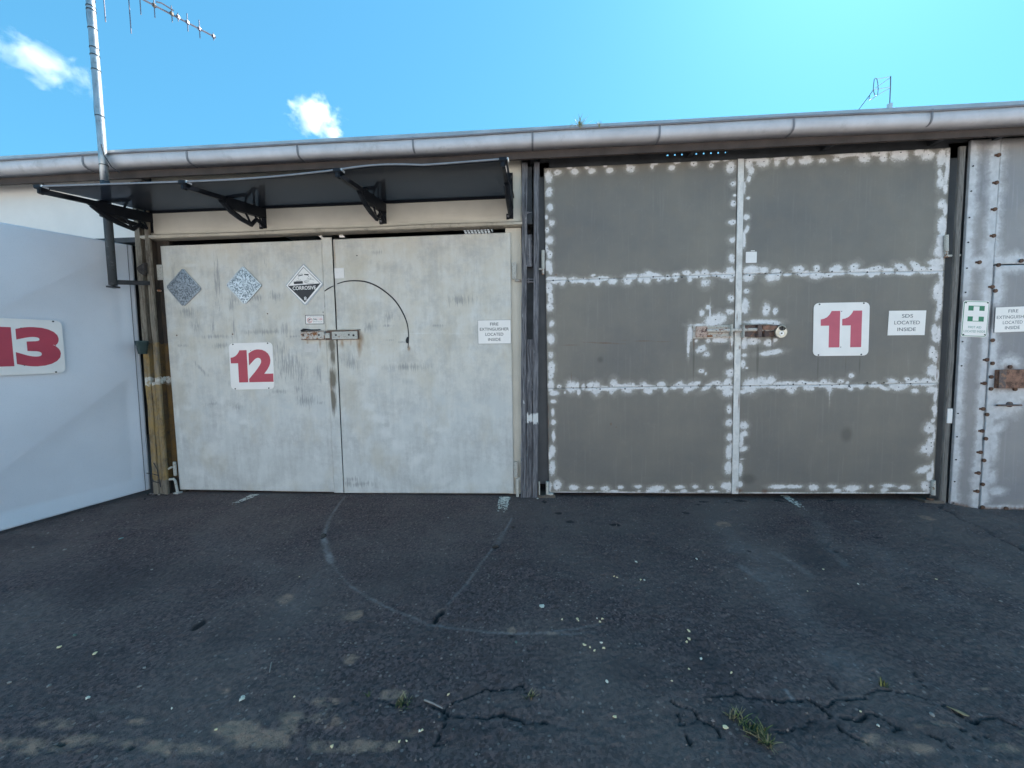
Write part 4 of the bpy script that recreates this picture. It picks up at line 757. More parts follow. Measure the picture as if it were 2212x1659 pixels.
lowR = [(Z5B, *b) for b in [(1660, 20, 30, 40), (1845, 40, 30, 45), (1915, 55, 18, 25), (1800, 135, 130, 22), (1900, 150, 60, 20), (1670, 300, 35, 70), (1740, 290, 60, 25), (1860, 300, 35, 30), (1915, 280, 20, 15), (1880, 380, 85, 20, -.1), (1930, 370, 25, 22), (1660, 470, 22, 28), (1690, 500, 10, 10), (1670, 400, 25, 25), (1720, 640, 70, 50), (1660, 690, 28, 25), (1800, 620, 70, 45), (1880, 600, 50, 40), (1940, 625, 50, 25), (1930, 645, 40, 30), (2020, 615, 35, 15), (2045, 665, 45, 28), (2170, 620, 50, 18), (2180, 655, 40, 25), (1665, 960, 32, 35), (1670, 1020, 35, 25, -.3), (1650, 1060, 18, 50), (1660, 1145, 45, 18, -.4), (1640, 1100, 15, 40), (1655, 1220, 18, 6), (1640, 1300, 15, 70), (1635, 1420, 22, 30)]]
lowR += [(Z8B, *b) for b in [(680, 25, 65, 12), (780, 25, 50, 12), (900, 30, 30, 20), (1020, 25, 32, 20), (1050, 50, 30, 12), (1140, 35, 45, 22), (1260, 25, 18, 14), (1370, 20, 45, 14), (1340, 45, 30, 12), (1470, 30, 40, 14), (1600, 20, 30, 30), (700, 66, 220, 6), (1150, 66, 250, 6), (1500, 66, 160, 6)]]
lowR += [(Z2B, *b) for b in [(0, 975, 60, 30), (60, 1025, 40, 25), (130, 965, 50, 22), (220, 985, 60, 30), (235, 1025, 20, 15), (340, 960, 30, 35), (395, 1000, 30, 60), (420, 990, 80, 25), (500, 950, 45, 22), (560, 970, 30, 30), (590, 1010, 35, 22, .5), (690, 1000, 30, 22), (810, 980, 35, 22, -.3), (890, 1010, 45, 18, .4), (980, 950, 45, 25, .3), (1040, 1000, 70, 40), (1120, 930, 25, 20), (1200, 960, 45, 35), (1195, 1040, 35, 30), (1300, 960, 70, 35), (1350, 1030, 45, 35), (595, 900, 26, 22), (1430, 40, 20, 40), (1400, 130, 40, 60), (1420, 240, 25, 60), (1400, 330, 25, 80), (1370, 480, 28, 50), (1390, 550, 35, 40), (1350, 680, 30, 50), (1380, 730, 28, 60), (1350, 850, 45, 60), (1380, 1110, 18, 30), (1365, 1200, 20, 30), (1330, 1390, 45, 50), (1360, 1320, 15, 25), (1300, 1580, 60, 40, -.5), (1330, 1560, 35, 80), (395, 1080, 7, 90)]]
lowR += [(ZR, *b) for b in [(110, 890, 30, 45), (90, 1040, 45, 25, -.5), (120, 1000, 25, 40), (70, 1195, 45, 25, -.4), (110, 1250, 20, 40), (110, 1320, 30, 50)]]
def smear(a, b, w_, n):                             # thin overspray linking the patches along a seam
    return [(lambda u, v: (u, v), a[0]+(b[0]-a[0])*(i+.5)/n, a[1]+(b[1]-a[1])*(i+.5)/n+random.uniform(-3, 3), abs(b[0]-a[0])/n*.8+w_, abs(b[1]-a[1])/n*.8+w_) for i in range(n) if random.random() < .45]
SM = smear((1184, 606), (1590, 592), 5, 26)+smear((1608, 592), (2030, 587), 5, 28)+smear((1190, 839), (1586, 834), 5, 26)+smear((1602, 834), (2020, 829), 5, 28)+smear((2046, 330), (2012, 1058), 3, 40)
allP = topL+lowL+topR+lowR
darkm = [(Z5B, 530, 435, 26, 26), (Z2B, 552, 1448, 42, 60), (Z2B, 285, 830, 7, 110), (Z2B, 540, 800, 5, 90), (Z2B, 675, 800, 6, 100), (Z5B, 1270, 430, 7, 140), (Z5B, 1775, 430, 8, 150), (Z5B, 1893, 300, 8, 60), (Z5B, 1700, 1380, 60, 30)]
rustm = [(Z5B, 300, 320, 110, 6, .03), (Z5B, 560, 303, 170, 7, .06), (Z5B, 900, 288, 200, 5, .05), (Z5B, 615, 945, 12, 14), (Z5B, 655, 970, 8, 8), (Z5B, 300, 580, 6, 40), (Z5B, 1270, 300, 7, 80), (Z5B, 1890, 280, 8, 50), (Z8, 210, 1382, 16, 12), (Z5B, 118, 930, 9, 45), (Z5B, 120, 1060, 8, 60), (Z5B, 118, 820, 8, 40), (Z5B, 1480, 300, 6, 30), (Z5B, 1560, 320, 6, 50), (Z5B, 1360, 1490, 240, 6)]+[(Z8B, 1100, 72, 560, 5)]+[(Z2B, 1440, 200, 5, 60), (Z2B, 1405, 760, 6, 160), (Z2B, 1395, 900, 6, 60), (Z8B, 440, 50, 20, 14), (Z8B, 600, 55, 24, 16)]
def leaf11(label, c, seams, xr, seed):
    TL, TR, BL, BR = [at(*q) for q in c]
    t = leafthing(label, TL, BR)
    E0 = lambda z: TL.x+(BL.x-TL.x)*(TL.z-z)/(TL.z-BL.z); E1 = lambda z: TR.x+(BR.x-TR.x)*(TR.z-z)/(TR.z-BR.z)
    lev = [(TL, TR)]+[(at(*a), at(*b)) for a, b in seams]+[(BL, BR)]
    for i in range(3):
        a, b = lev[i], lev[i+1]; g0 = .0 if i == 0 else .0009; g1 = .0 if i == 2 else .0009
        zt0, zt1, zb0, zb1 = a[0].z-g0, a[1].z-g0, b[0].z+g1, b[1].z+g1; yo = -.0012*(i == 1)
        sheet('steel_sheet', t, (E0(zt0), yo, zt0), (E1(zt1), yo, zt1), (E0(zb0), yo, zb0), (E1(zb1), yo, zb1), M['p11'], .006, .011, allP+SM, darkm, rustm, None, .0055, seed+i)
    MB().hexa((BL.x+.01, .010, BL.z+.01), (BR.x-.01, .010, BR.z+.01), (TR.x-.01, .010, TR.z-.01), (TL.x+.01, .010, TL.z-.01), (0, .03, 0)).build('frame', M['dark'], t)
    s = MB(); rs = random.Random(seed)
    x0, x1 = min(TL.x, BL.x), max(TR.x, BR.x)
    for T, u, v, ru, rv, *_ in allP:
        p = at(*T(u, v))
        if x0 < p.x < x1 and BL.z < p.z < TL.z and min(ru, rv) > 19 and rs.random() < .5: s.disc((p.x+rs.uniform(-.008, .008), -.0035, p.z+rs.uniform(-.006, .006)), (0, -1, 0), rs.choice((.003, .004, .005)), .003, 6)
    for a, b in lev[1:3]:
        n = int((b.x-a.x)/.13)
        for i in range(n):
            p = a.lerp(b, (i+.5+rs.uniform(-.2, .2))/n); s.disc((p.x, -.0045, p.z+rs.choice((-.014, .010, .014, 0))), (0, -1, 0), rs.choice((.005, .006, .0075)), .003, 6)
    tag(s.build('screws', M['ink'], t), kind='stuff'); return t
L11 = leaf11('grey left leaf of door 11 with rows of white primer dabs', [(1175, 363.4), (1593, 344.5), (1186, 1064), (1580, 1066)], [((1182, 606.5), (1591, 592)), ((1187.6, 839), (1587, 833))], 0, 41)
R11 = leaf11('grey right leaf bearing the number 11 with white primer dabs', [(1606.5, 343.5), (2053.5, 319), (1594, 1066.5), (2017, 1066.7)], [((1606, 592), (2031, 586)), ((1600, 834), (2021, 828))], 0, 51)
q = [at(1594.5, 343, -.008), at(1607.5, 342.5, -.008), at(1580.5, 1067, -.008), at(1595, 1067, -.008)]
bands11 = [(Z1B, 40, 300, 40, 120), (Z1B, 45, 560, 30, 120), (Z1B, 30, 800, 26, 100), (Z1B, 30, 1000, 26, 120), (Z1B, 20, 1350, 26, 90), (Z5B, 1620, 150, 30, 100), (Z5B, 1620, 420, 30, 110), (Z5B, 1615, 660, 30, 110), (Z5B, 1610, 900, 30, 130), (Z5B, 1605, 1150, 30, 130), (Z5B, 1600, 1380, 30, 120)]
r11 = [(Z1B, 55, 1260, 16, 40), (Z1B, 62, 1300, 14, 30), (Z5B, 1645, 30, 9, 30), (Z5B, 1640, 790, 14, 30), (Z5B, 1640, 920, 10, 20), (Z5B, 1625, 760, 10, 60), (Z5B, 1637, 1180, 8, 20), (Z5B, 1612, 1460, 14, 30), (Z5B, 1632, 340, 9, 26), (Z5B, 1630, 1320, 6, 24), (Z5B, 1610, 100, 8, 50)]
sheet('cover_strip', R11, *[tuple(p) for p in q], paint11('cover_strip_paint', (.50, .48, .46), (.70, .68, .66)), .005, .008, bands11, None, r11, None, .001, 61)
MB().box(q[0].x-.06, q[1].x+.05, .0385, .045, q[2].z+.02, q[0].z-.01).build('sun_block_bar', M['dark'], R11)  # added bar, hidden behind the leaf gap, blocks a sun beam
def hinge11(par, px, top, bot, pin=True):
    a, b = at(px, bot, -.018), at(px, top, -.018); mb = MB(); mb.tube([a, b], .016, 10); mb.box(a.x-.004 if px > 1600 else a.x, a.x+.012, -.018, -.004, a.z+.005, b.z-.005)
    o = mb.build('hinge', M['hinge'], par, .0)
    if pin: c = at(px, bot+6, -.018); MB().tube([(c.x, -.018, c.z-.03), (c.x, -.018, a.z)], .012, 8).build('hinge_pin', M['rcream'], o)
hinge11(L11, 1173, 541, 580); hinge11(L11, 1182.5, 1040, 1071, False)
a = at(1166, 581, -.02); MB().tube([(a.x-.02, -.02, a.z), (a.x+.04, -.02, a.z)], .009, 8).build('hinge_arm', M['hinge'], L11)
a, b = at(1165, 1072, -.03), at(1164, 1040, -.03); MB().box(a.x-.006, a.x+.008, -.035, -.02, a.z, b.z).build('pivot_bracket', M['hinge'], L11, .002)
hinge11(R11, 2044, 508, 543); a = at(2050, 553, -.02); MB().tube([(a.x-.03, -.02, a.z), (a.x+.10, -.01, a.z+.006)], .010, 8).build('hinge_arm', M['hinge'], R11)
hinge11(R11, 2016, 1038, 1069, False); a, b = at(2037, 1073, -.02), at(2038, 1052, -.02); MB().box(a.x-.005, a.x+.006, -.03, -.015, a.z, b.z).build('pivot_bracket', M['hinge'], R11, .002)
# barrel bolt and padlock on door 11
b11 = thing('sliding_bolt', 'long rusty barrel bolt across the two grey leaves of door 11', 'bolt latch', at(*ZL(1100, 320), -.01))
mb = MB(); pxbox(mb, ZL, 350, 222, 1045, 455, -.013, -.004); mb.build('back_plate', M['rbar'], b11, .002)
mb = MB(); pxbox(mb, ZL, 1195, 215, 1905, 425, -.020, -.010); mb.build('back_plate', M['rdark'], b11, .002)
mb = MB(); pxbox(mb, ZL, 400, 240, 600, 432, -.030, -.013); mb.build('end_block', M['rcream2'], b11, .004)
mb = MB(); a, b = at(*ZL(590, 322), -.032), at(*ZL(1850, 290), -.032); mb.tube([a, b], .0155, 12); mb.build('bolt_bar', M['rbar'], b11)
mb = MB(); pxbox(mb, ZL, 600, 232, 1010, 268, -.024, -.013); mb.build('guide_rail', M['hinge'], b11, .002)
mb = MB(); pxbox(mb, ZL, 600, 385, 1010, 428, -.022, -.013); mb.build('guide_rail', M['rcream'], b11, .002)
for u0, u1, v0, v1, mt in ((1012, 1048, 205, 412, 'hinge'), (1225, 1255, 218, 440, 'hinge'), (1480, 1555, 208, 432, 'rdark'), (1600, 1615, 300, 425, 'rdark')):
    mb = MB(); pxbox(mb, ZL, u0, v0, u1, v1, -.058, -.010); mb.build('guide_loop', M[mt], b11, .003)
mb = MB(); pxbox(mb, ZL, 1560, 235, 1840, 305, -.052, -.034); mb.build('slide_handle', M['rlock'], b11, .003)
mb = MB(); pxbox(mb, ZL, 1840, 222, 1925, 320, -.056, -.02); mb.build('end_block', M['steel'], b11, .003)
mb = MB(); pxbox(mb, ZL, 1200, 205, 1780, 214, -.05, -.004); mb.build('drip_ledge', M['hinge'], b11)
pd = thing('padlock', 'round polished disc padlock hanging at the right end of the rusty bolt', 'padlock', at(*ZL(1865, 350), -.05))
c = at(*ZL(1862, 345), -.058); mb = MB(); n = 26; rr = .050
pts = []
for i in range(n+1):
    an = R_(60-300*i/n+0); pts.append((c.x+rr*math.cos(an), c.y, c.z+rr*math.sin(an)))
for i in range(9):
    an = R_(200+140*i/8); pts.append((c.x+.008+.032*math.cos(an), c.y, c.z+.042+.030*math.sin(an)))
mb.prism(pts, (0, -.022, 0)); mb.build('body', M['chrome'], pd, .004)
mb = MB(); mb.tube([(c.x-.022, c.y-.011, c.z+.028), (c.x-.018, c.y-.011, c.z+.050), (c.x+.01, c.y-.011, c.z+.060), (c.x+.035, c.y-.011, c.z+.048), (c.x+.04, c.y-.011, c.z+.028)], .0065, 8); mb.build('shackle', M['chrome'], pd, 0, True)
MB().disc((c.x, c.y-.0225, c.z-.012), (0, -1, 0), .021, .003, 16).build('keyway', M['alu'], pd); MB().disc((c.x, c.y-.0258, c.z-.012), (0, -1, 0), .007, .002, 10).build('keyhole', M['ink'], pd)

# ------------------------------------------------------------------ leaf 13, swung open towards the camera
H13 = Vector((-4.04, -.01, 0)); D13 = Vector((-.25, -1, 0)).normalized(); N13 = Vector((-D13.y, D13.x, 0))
if N13.x < 0: N13 = -N13
t13 = thing('door_leaf', 'smooth grey blue door leaf number 13 standing open at the left', 'door', tuple(H13))
def h13(x, y): return hit(x, y, H13, N13)
zt, zb13 = 1.203+ZC, -1.287+ZC; W13 = 1.75
def mk13():
    nx, nz = 110, 150; u, v = np.meshgrid(np.linspace(0, 1, nx), np.linspace(0, 1, nz)); u = u.ravel(); v = v.ravel()
    sag = u*(-.025*(1-v)-.10*v)
    z = (zb13+(zt-zb13)*v)+sag
    # the sheet is creased along the braces behind it: shallow folds along two diagonals
    s = u*W13
    def fold(u0, v0, u1, v1, d):
        dx, dy = (u1-u0)*W13, (v1-v0)*2.3; L = math.hypot(dx, dy); q = ((s-u0*W13)*dy-(v*2.3-v0*2.3)*dx)/L
        return -d*np.maximum(q, 0)
    def loc(x, y): p = h13(x, y); return (p-H13).dot(D13), p.z
    def saw(a, b, k):
        dx, dy = b[0]-a[0], b[1]-a[1]; L = math.hypot(dx, dy); q = ((s-a[0])*dy-(z-a[1])*dx)/L*(1 if dx > 0 else -1)
        return k*np.where(q > 0, q*np.exp(-q/.32), 0)-k*.3*np.where(q > 0, 0, -q*np.exp(q/.3))
    PA0, PA1 = loc(299, 801), loc(0, 1021); PB0, PB1 = loc(285, 527), loc(0, 667)
    off = -saw(PA0, PA1, .20)-saw(PB0, PB1, .20)+.006*(vnoise(s*2, z*2, 8, 3)-.5)
    edge = np.minimum(u*14, 1)*np.minimum(np.minimum(v, 1-v)*18, 1); off = off*edge
    co = np.array(H13)[None]+np.array(D13)[None]*s[:, None]+np.array(N13)[None]*off[:, None]; co[:, 2] = z
    # run left to right as seen: reverse u so that the front faces the yard
    return co.reshape(nz, nx, 3)[:, ::-1].reshape(-1, 3), nx, nz
co, nx, nz = mk13()
grid_mesh('door_sheet', co, nx, nz, M['p13'], t13, None, tuple(-N13*.04))
mb = MB()
for i in range(10):
    v0, v1 = i/10, (i+1)/10; P = lambda v: H13+D13*.045+N13*.001+Vector((0, 0, zb13+(zt-zb13)*v-.002))
    mb.hexa(P(v0)-D13*.002, P(v0)+D13*.002, P(v1)+D13*.002, P(v1)-D13*.002, N13*.0025)
mb.build('edge_fold', M['inkg'], t13)

# ------------------------------------------------------------------ numbered signs and notices
ONE = [(.55, 1), (1, 1), (1, 0), (.44, 0), (.44, .60), (0, .60), (0, .775), (.16, .79), (.32, .83), (.45, .90), (.53, .97)]
def number_sign(label, TL, TR, BL, digits, mat, rad=.045, lift=.006):
    f = Frame(TL, TR, BL, None, lift); t = thing('number_sign', label, 'sign', f.p(.5, .5))
    mb = MB(); f.rounded(mb, rad, z=-.002, t=.003); mb.build('sign_plate', M['signw'], t, .0007)
    for ch, x0, x1, y0, y1 in digits:
        mb = MB()
        if ch == '1': f.poly(mb, [(x0+(x1-x0)*a, y0+(y1-y0)*b) for a, b in ONE], .0012, .0006)
        else: f.text(mb, ch, (x0+x1)/2, (y0+y1)/2, x1-x0, y1-y0, .055, .0018)
        mb.build('digit', M[mat], t)
    for x, y in ((.10, .975), (.89, .98), (.10, .02), (.87, .022)): MB().disc(f.p(x, y, .0008), f.n, .007, .003, 8).build('screw', M['steel'], t)
    for x, y in ((.50, .835), (.50, .165)): MB().disc(f.p(x, y, .0008), f.n, .005, .001, 4).build('rivet_hole', M['steel'], t)
    return f, t
number_sign('white square sign with glare paled red number 11 on the grey door', at(*Z2B(243, 222)), at(*Z2B(765, 212)), at(*Z2B(233, 716)), [('1', .13, .475, .16, .845), ('1', .515, .865, .16, .845)], 'red11')
number_sign('white square sign with dark red number 12 on the pale door', at(*Z5(668, 1000)), at(*Z5(1050, 990)), at(*Z5(690, 1404)), [('1', .03, .405, .155, .845), ('2', .43, .985, .155, .855)], 'red')
a, b = h13(*Z4(397, 188)), h13(*Z4(422, 530)); ht = a.z-b.z; TRp = Vector((a.x, a.y, a.z)); lft = D13*ht*1.04
number_sign('white square sign with dark red number 13 on the open leaf', TRp+lft-Vector((0, 0, .012)), TRp, TRp+lft-Vector((0, 0, ht+.008)), [('1', .07, .385, .155, .845), ('3', .415, .955, .14, .86)], 'red', .045, .010)
def notice(label, T, TL, TR, BL, lines, mat, border=True, y=0.0, lift=.0055, green=False):
    f = Frame(at(*T(*TL), y), at(*T(*TR), y), at(*T(*BL), y), None, lift); t = thing('notice_sign', label, 'sign', f.p(.5, .5)); mb = MB()
    if border: f.rect(mb, -.008, 1.008, -.012, 1.012, -.002, .002); mb.build('border', M['inkg'], t); mb = MB()
    f.rect(mb, 0, 1, 0, 1, -.0005 if border else -.0015, .002); mb.build('sign_plate', M['signw'], t)
    for txt, cy, wd, h in lines: mb = MB(); f.text(mb, txt, .5, cy, wd, h, .004, .0021); mb.build('lettering', M[mat], t)
    return f, t
notice('white notice FIRE EXTINGUISHER LOCATED INSIDE on the pale right leaf', Z6, (1677, 890), (1992, 885), (1681, 1116), [('FIRE', .835, .255, .125), ('EXTINGUISHER', .62, .89, .125), ('LOCATED', .40, .55, .125), ('INSIDE', .18, .39, .125)], 'ink')
notice('white SDS LOCATED INSIDE notice beside number 11', Z2B, (945, 294), (1291, 290), (930, 523), [('SDS', .785, .30, .145), ('LOCATED', .515, .69, .145), ('INSIDE', .24, .50, .145)], 'inkg', False)
notice('white fire extinguisher notice on the narrow side door, cut by the picture edge', Z2B, (1938, 263), (2268, 250), (1924, 497), [('FIRE', .835, .28, .125), ('EXTINGUISHER', .60, .92, .125), ('LOCATED', .385, .56, .125), ('INSIDE', .175, .42, .125)], 'inkg', True, WY-.006)
f = Frame(at(*Z2B(1640, 197), WY), at(*Z2B(1886, 203), WY), at(*Z2B(1612, 534), WY), None, .004)
t = thing('first_aid_sign', 'white first aid sign with green cross square on the narrow wall sheet', 'sign', f.p(.5, .5))
mb = MB(); f.rounded(mb, .022, z=-.003, t=.003); mb.build('sign_plate', M['signw'], t)
mb = MB(); f.rounded(mb, .018, .025, .975, .018, .982, .0004, .0004); mb.build('green_outline', M['green'], t)
mb = MB(); f.rounded(mb, .016, .045, .955, .033, .967, .0012, .0004); mb.build('sign_face', M['signw'], t)
mb = MB()
for x0, x1, y0, y1 in ((.20, .395, .725, .86), (.62, .815, .725, .86), (.20, .395, .43, .565), (.62, .815, .43, .565)): f.rect(mb, x0, x1, y0, y1, .002, .0005)
f.rect(mb, .395, .62, .845, .86, .002, .0005); f.rect(mb, .395, .62, .43, .445, .002, .0005); mb.build('green_cross_square', M['green'], t)
mb = MB(); f.text(mb, 'FIRST AID', .5, .27, .50, .062, .01, .0022); mb.build('lettering', M['greeng'], t)
mb = MB(); f.text(mb, 'LOCATED INSIDE', .5, .155, .82, .062, .01, .0022); mb.build('lettering', M['greeng'], t)
for x, y in ((.09, .94), (.91, .95), (.09, .06), (.90, .07)): MB().disc(f.p(x, y, .0016), f.n, .006, .003, 8).build('screw', M['steel'], t)
# diamonds
def diamond(label, pts, T, mat):
    P = [at(*T(*p)) for p in pts]; c = sum(P, Vector())/4; t = thing('placard_plate', label, 'sign plate', tuple(c)); q = [c+(p-c) for p in P]
    cut = []
    for i, p in enumerate(q):
        a, b = q[i-1], q[(i+1) % 4]; k = .09 if i == 2 else .05
        cut += [p.lerp(a, k), p.lerp(b, k)]
    MB().prism([x+Vector((0, -.003, 0)) for x in cut], (0, -.004, 0)).build('zinc_plate', M[mat], t, .0012)
    if mat:
        mb = MB()
        for i in (0, 1, 2, 3):
            a, b = q[i].lerp(q[(i+1) % 4], .06), q[(i+1) % 4].lerp(q[i], .06); ca, cb = a.lerp(c, .06), b.lerp(c, .06)
            mb.prism([x+Vector((0, -.0072, 0)) for x in (a, b, cb, ca)], (0, -.003, 0))
        mb.build('folded_rim', M['alu'] if mat == 'sp2' else M['galv'], t)
    return c, q, t
diamond('dull spotted zinc diamond plate, blank, nearest the hinge', [(270, 345), (437, 525), (275, 686), (124, 510)], Z5, 'sp1')
diamond('bright spotted zinc diamond plate, blank, between the dull one and the CORROSIVE placard', [(792, 324), (961, 497), (808, 669), (644, 492)], Z5, 'sp2')
P = [at(*ZK(*p)) for p in ((420, 85), (760, 430), (450, 800), (110, 455))]; c = sum(P, Vector())/4
t = thing('hazard_placard', 'black and white CORROSIVE 8 diamond placard on the pale left leaf', 'sign', tuple(c))
ex = (P[1]-P[3])/2; ez = (P[0]-P[2])/2; ny = Vector((0, -1, 0))
def DP(x, y, z=0): return c+ex*x+ez*y+ny*z
def dpoly(name, mat, pts, z, th=.0006, par=None): return MB().prism([DP(x, y, z) for x, y in pts], ny*th).build(name, mat, par or t)
dpoly('zinc_plate', M['galv'], [(.03, .99), (.99, .02), (.99, -.03), (.05, -1), (-.03, -.99), (-1.0, -.01), (-.99, .02), (-.03, .99)], .002, .004)
dpoly('sign_face', M['signw'], [(0, .95), (.955, .01), (.0, -.95), (-.955, -.01)], .0062, .001)
W = lambda x: x
mb = MB()
def dl(a, b, wd, z=.0074, m_=None):
    A, B = DP(*a, z), DP(*b, z); d = (B-A).normalized(); s = d.cross(ny)*wd/2; (m_ or mb).prism([A+s, B+s, B-s, A-s], ny*.0005)
dl((-.85, -.02), (0, .84), .004); dl((0, .84), (.85, .02), .004); mb.build('outline', M['ink'], t)
dpoly('black_half', M['ink'], [(-.86, -.035), (.86, .035), (.0, -.85)], .0074)
fr = Frame(DP(-1, 1), DP(1, 1), DP(-1, -1), None, .0082)
mb = MB(); fr.text(mb, 'CORROSIVE', .497, .423, .61, .090, .018); mb.build('lettering', M['signw'], t)
mb = MB(); fr.text(mb, '8', .515, .168, .064, .085, .02); mb.build('lettering', M['signw'], t)
mb = MB()
def zp(u, v): return ((u-435)/325, (442-v)/357)
def ln(u0, v0, u1, v1, w_=.004): dl(zp(u0, v0), zp(u1, v1), w_, .0074)
ln(258, 405, 414, 402, .024)
def zpoly(l): mb.prism([DP(*zp(u, v), .0074) for u, v in l], ny*.0005)
zpoly([(338, 283), (418, 266), (420, 280), (342, 297)]); zpoly([(440, 262), (516, 268), (516, 290), (440, 276)])
for q in ((338, 283, 336, 268), (336, 268, 412, 254), (440, 262, 516, 266)): ln(*q, .0025)
for q in ((345, 385, 292, 378), (345, 380, 305, 358), (350, 376, 345, 350), (358, 378, 380, 352), (365, 384, 400, 376), (520, 350, 478, 345), (525, 345, 490, 322), (535, 345, 545, 318), (545, 350, 562, 330)): ln(*q, .0022)
for u, v in ((337, 326), (519, 308)): mb.disc(DP(*zp(u, v), .0074), ny, .0038, .0005, 8)
for q in ((440, 385, 470, 370), (470, 370, 500, 372), (500, 372, 540, 358), (540, 358, 575, 352), (575, 352, 606, 372), (440, 385, 438, 400), (438, 400, 470, 415), (470, 415, 540, 424), (540, 424, 606, 418), (445, 392, 490, 394), (450, 402, 492, 404), (490, 394, 520, 388)): ln(*q, .0024)
mb.build('pictogram', M['ink'], t)
# small notice
f = Frame(at(*ZK(445, 963)), at(*ZK(767, 960)), at(*ZK(451, 1122)), None, .0015)
t = thing('notice_sign', 'small black bordered DIAL 1100 BEFORE YOU DIG sticker above the bolt', 'sign', f.p(.5, .5))
mb = MB(); f.rect(mb, 0, 1, 0, 1, -.001, .0015); mb.build('border', M['ink'], t)
mb = MB(); f.rect(mb, .03, .97, .06, .94, .0006, .0005); mb.build('sign_face', M['signw'], t)
mb = MB(); f.text(mb, 'www.dialbeforeyoudig.com.au', .5, .82, .84, .075, 0, .0014); mb.build('lettering', M['ink'], t)
mb = MB(); f.text(mb, 'DIAL', .53, .53, .24, .20, .02, .0014); mb.build('lettering', M['ink'], t)
mb = MB(); f.text(mb, '1100', .79, .53, .24, .20, .015, .0014); f.rect(mb, .41, .91, .70, .715, .0012, .0004); mb.build('lettering', M['redp'], t)
mb = MB(); f.text(mb, 'BEFORE YOU DIG', .66, .27, .50, .13, .0, .0014); mb.build('lettering', M['inkg'], t)
mb = MB(); n = 20
for i in range(n):
    a0, a1 = 2*math.pi*i/n, 2*math.pi*(i+1)/n; cx, cy, r0_, r1_ = .235, .42, .29, .24
    f.poly(mb, [(cx+r0_*math.cos(a0)*f.h/f.w, cy+r0_*math.sin(a0)), (cx+r0_*math.cos(a1)*f.h/f.w, cy+r0_*math.sin(a1)), (cx+r1_*math.cos(a1)*f.h/f.w, cy+r1_*math.sin(a1)), (cx+r1_*math.cos(a0)*f.h/f.w, cy+r1_*math.sin(a0))], .0012, .0004)
f.line(mb, (.15, .60), (.32, .24), .004, .0013); mb.build('emblem_ring', M['redp'], t)
mb = MB(); f.poly(mb, [(.18, .34), (.22, .44), (.27, .52), (.33, .45), (.30, .55), (.24, .58), (.17, .46)], .0016, .0004); mb.disc(f.p(.17, .34, .0016), f.n, .0045, .0004, 8); mb.disc(f.p(.235, .26, .0016), f.n, .0045, .0004, 8); mb.build('emblem_hand', M['ink'], t)
# blank cards
def card(name, label, T, a, b, c_, mat, lift=.005, dz=.004):
    f = Frame(at(*T(*a)), at(*T(*b)), at(*T(*c_)), None, lift); t = thing(name, label, 'card', f.p(.5, .5)); mb = MB(); f.rounded(mb, .006, z=-.001, t=.002); mb.build('card_face', M[mat], t)
    return f, t
f, t = card('blank_card', 'small blank white card high on the pale right leaf', ZK, (948, 160), (1112, 152), (958, 340), 'paper')
mb = MB(); f.rect(mb, .05, .95, .035, .05, .001, .0012); f.rect(mb, .05, .95, .93, .945, .001, .0012); mb.build('card_rim', M['alu'], t)
f, t = card('blank_card', 'small blank white card on the grey right leaf near the cover strip', Z8, (1981, 1167), (2083, 1165), (1979, 1270), 'paper')
mb = MB(); f.rect(mb, .45, .80, 1.05, 1.115, -.001, .003); mb.build('paper_clip', M['paper'], t)
card('sticker_patch', 'faint pale square patch below the rusty bolt on the left leaf', ZK, (440, 1456), (655, 1456), (440, 1598), 'ghost', .0008)

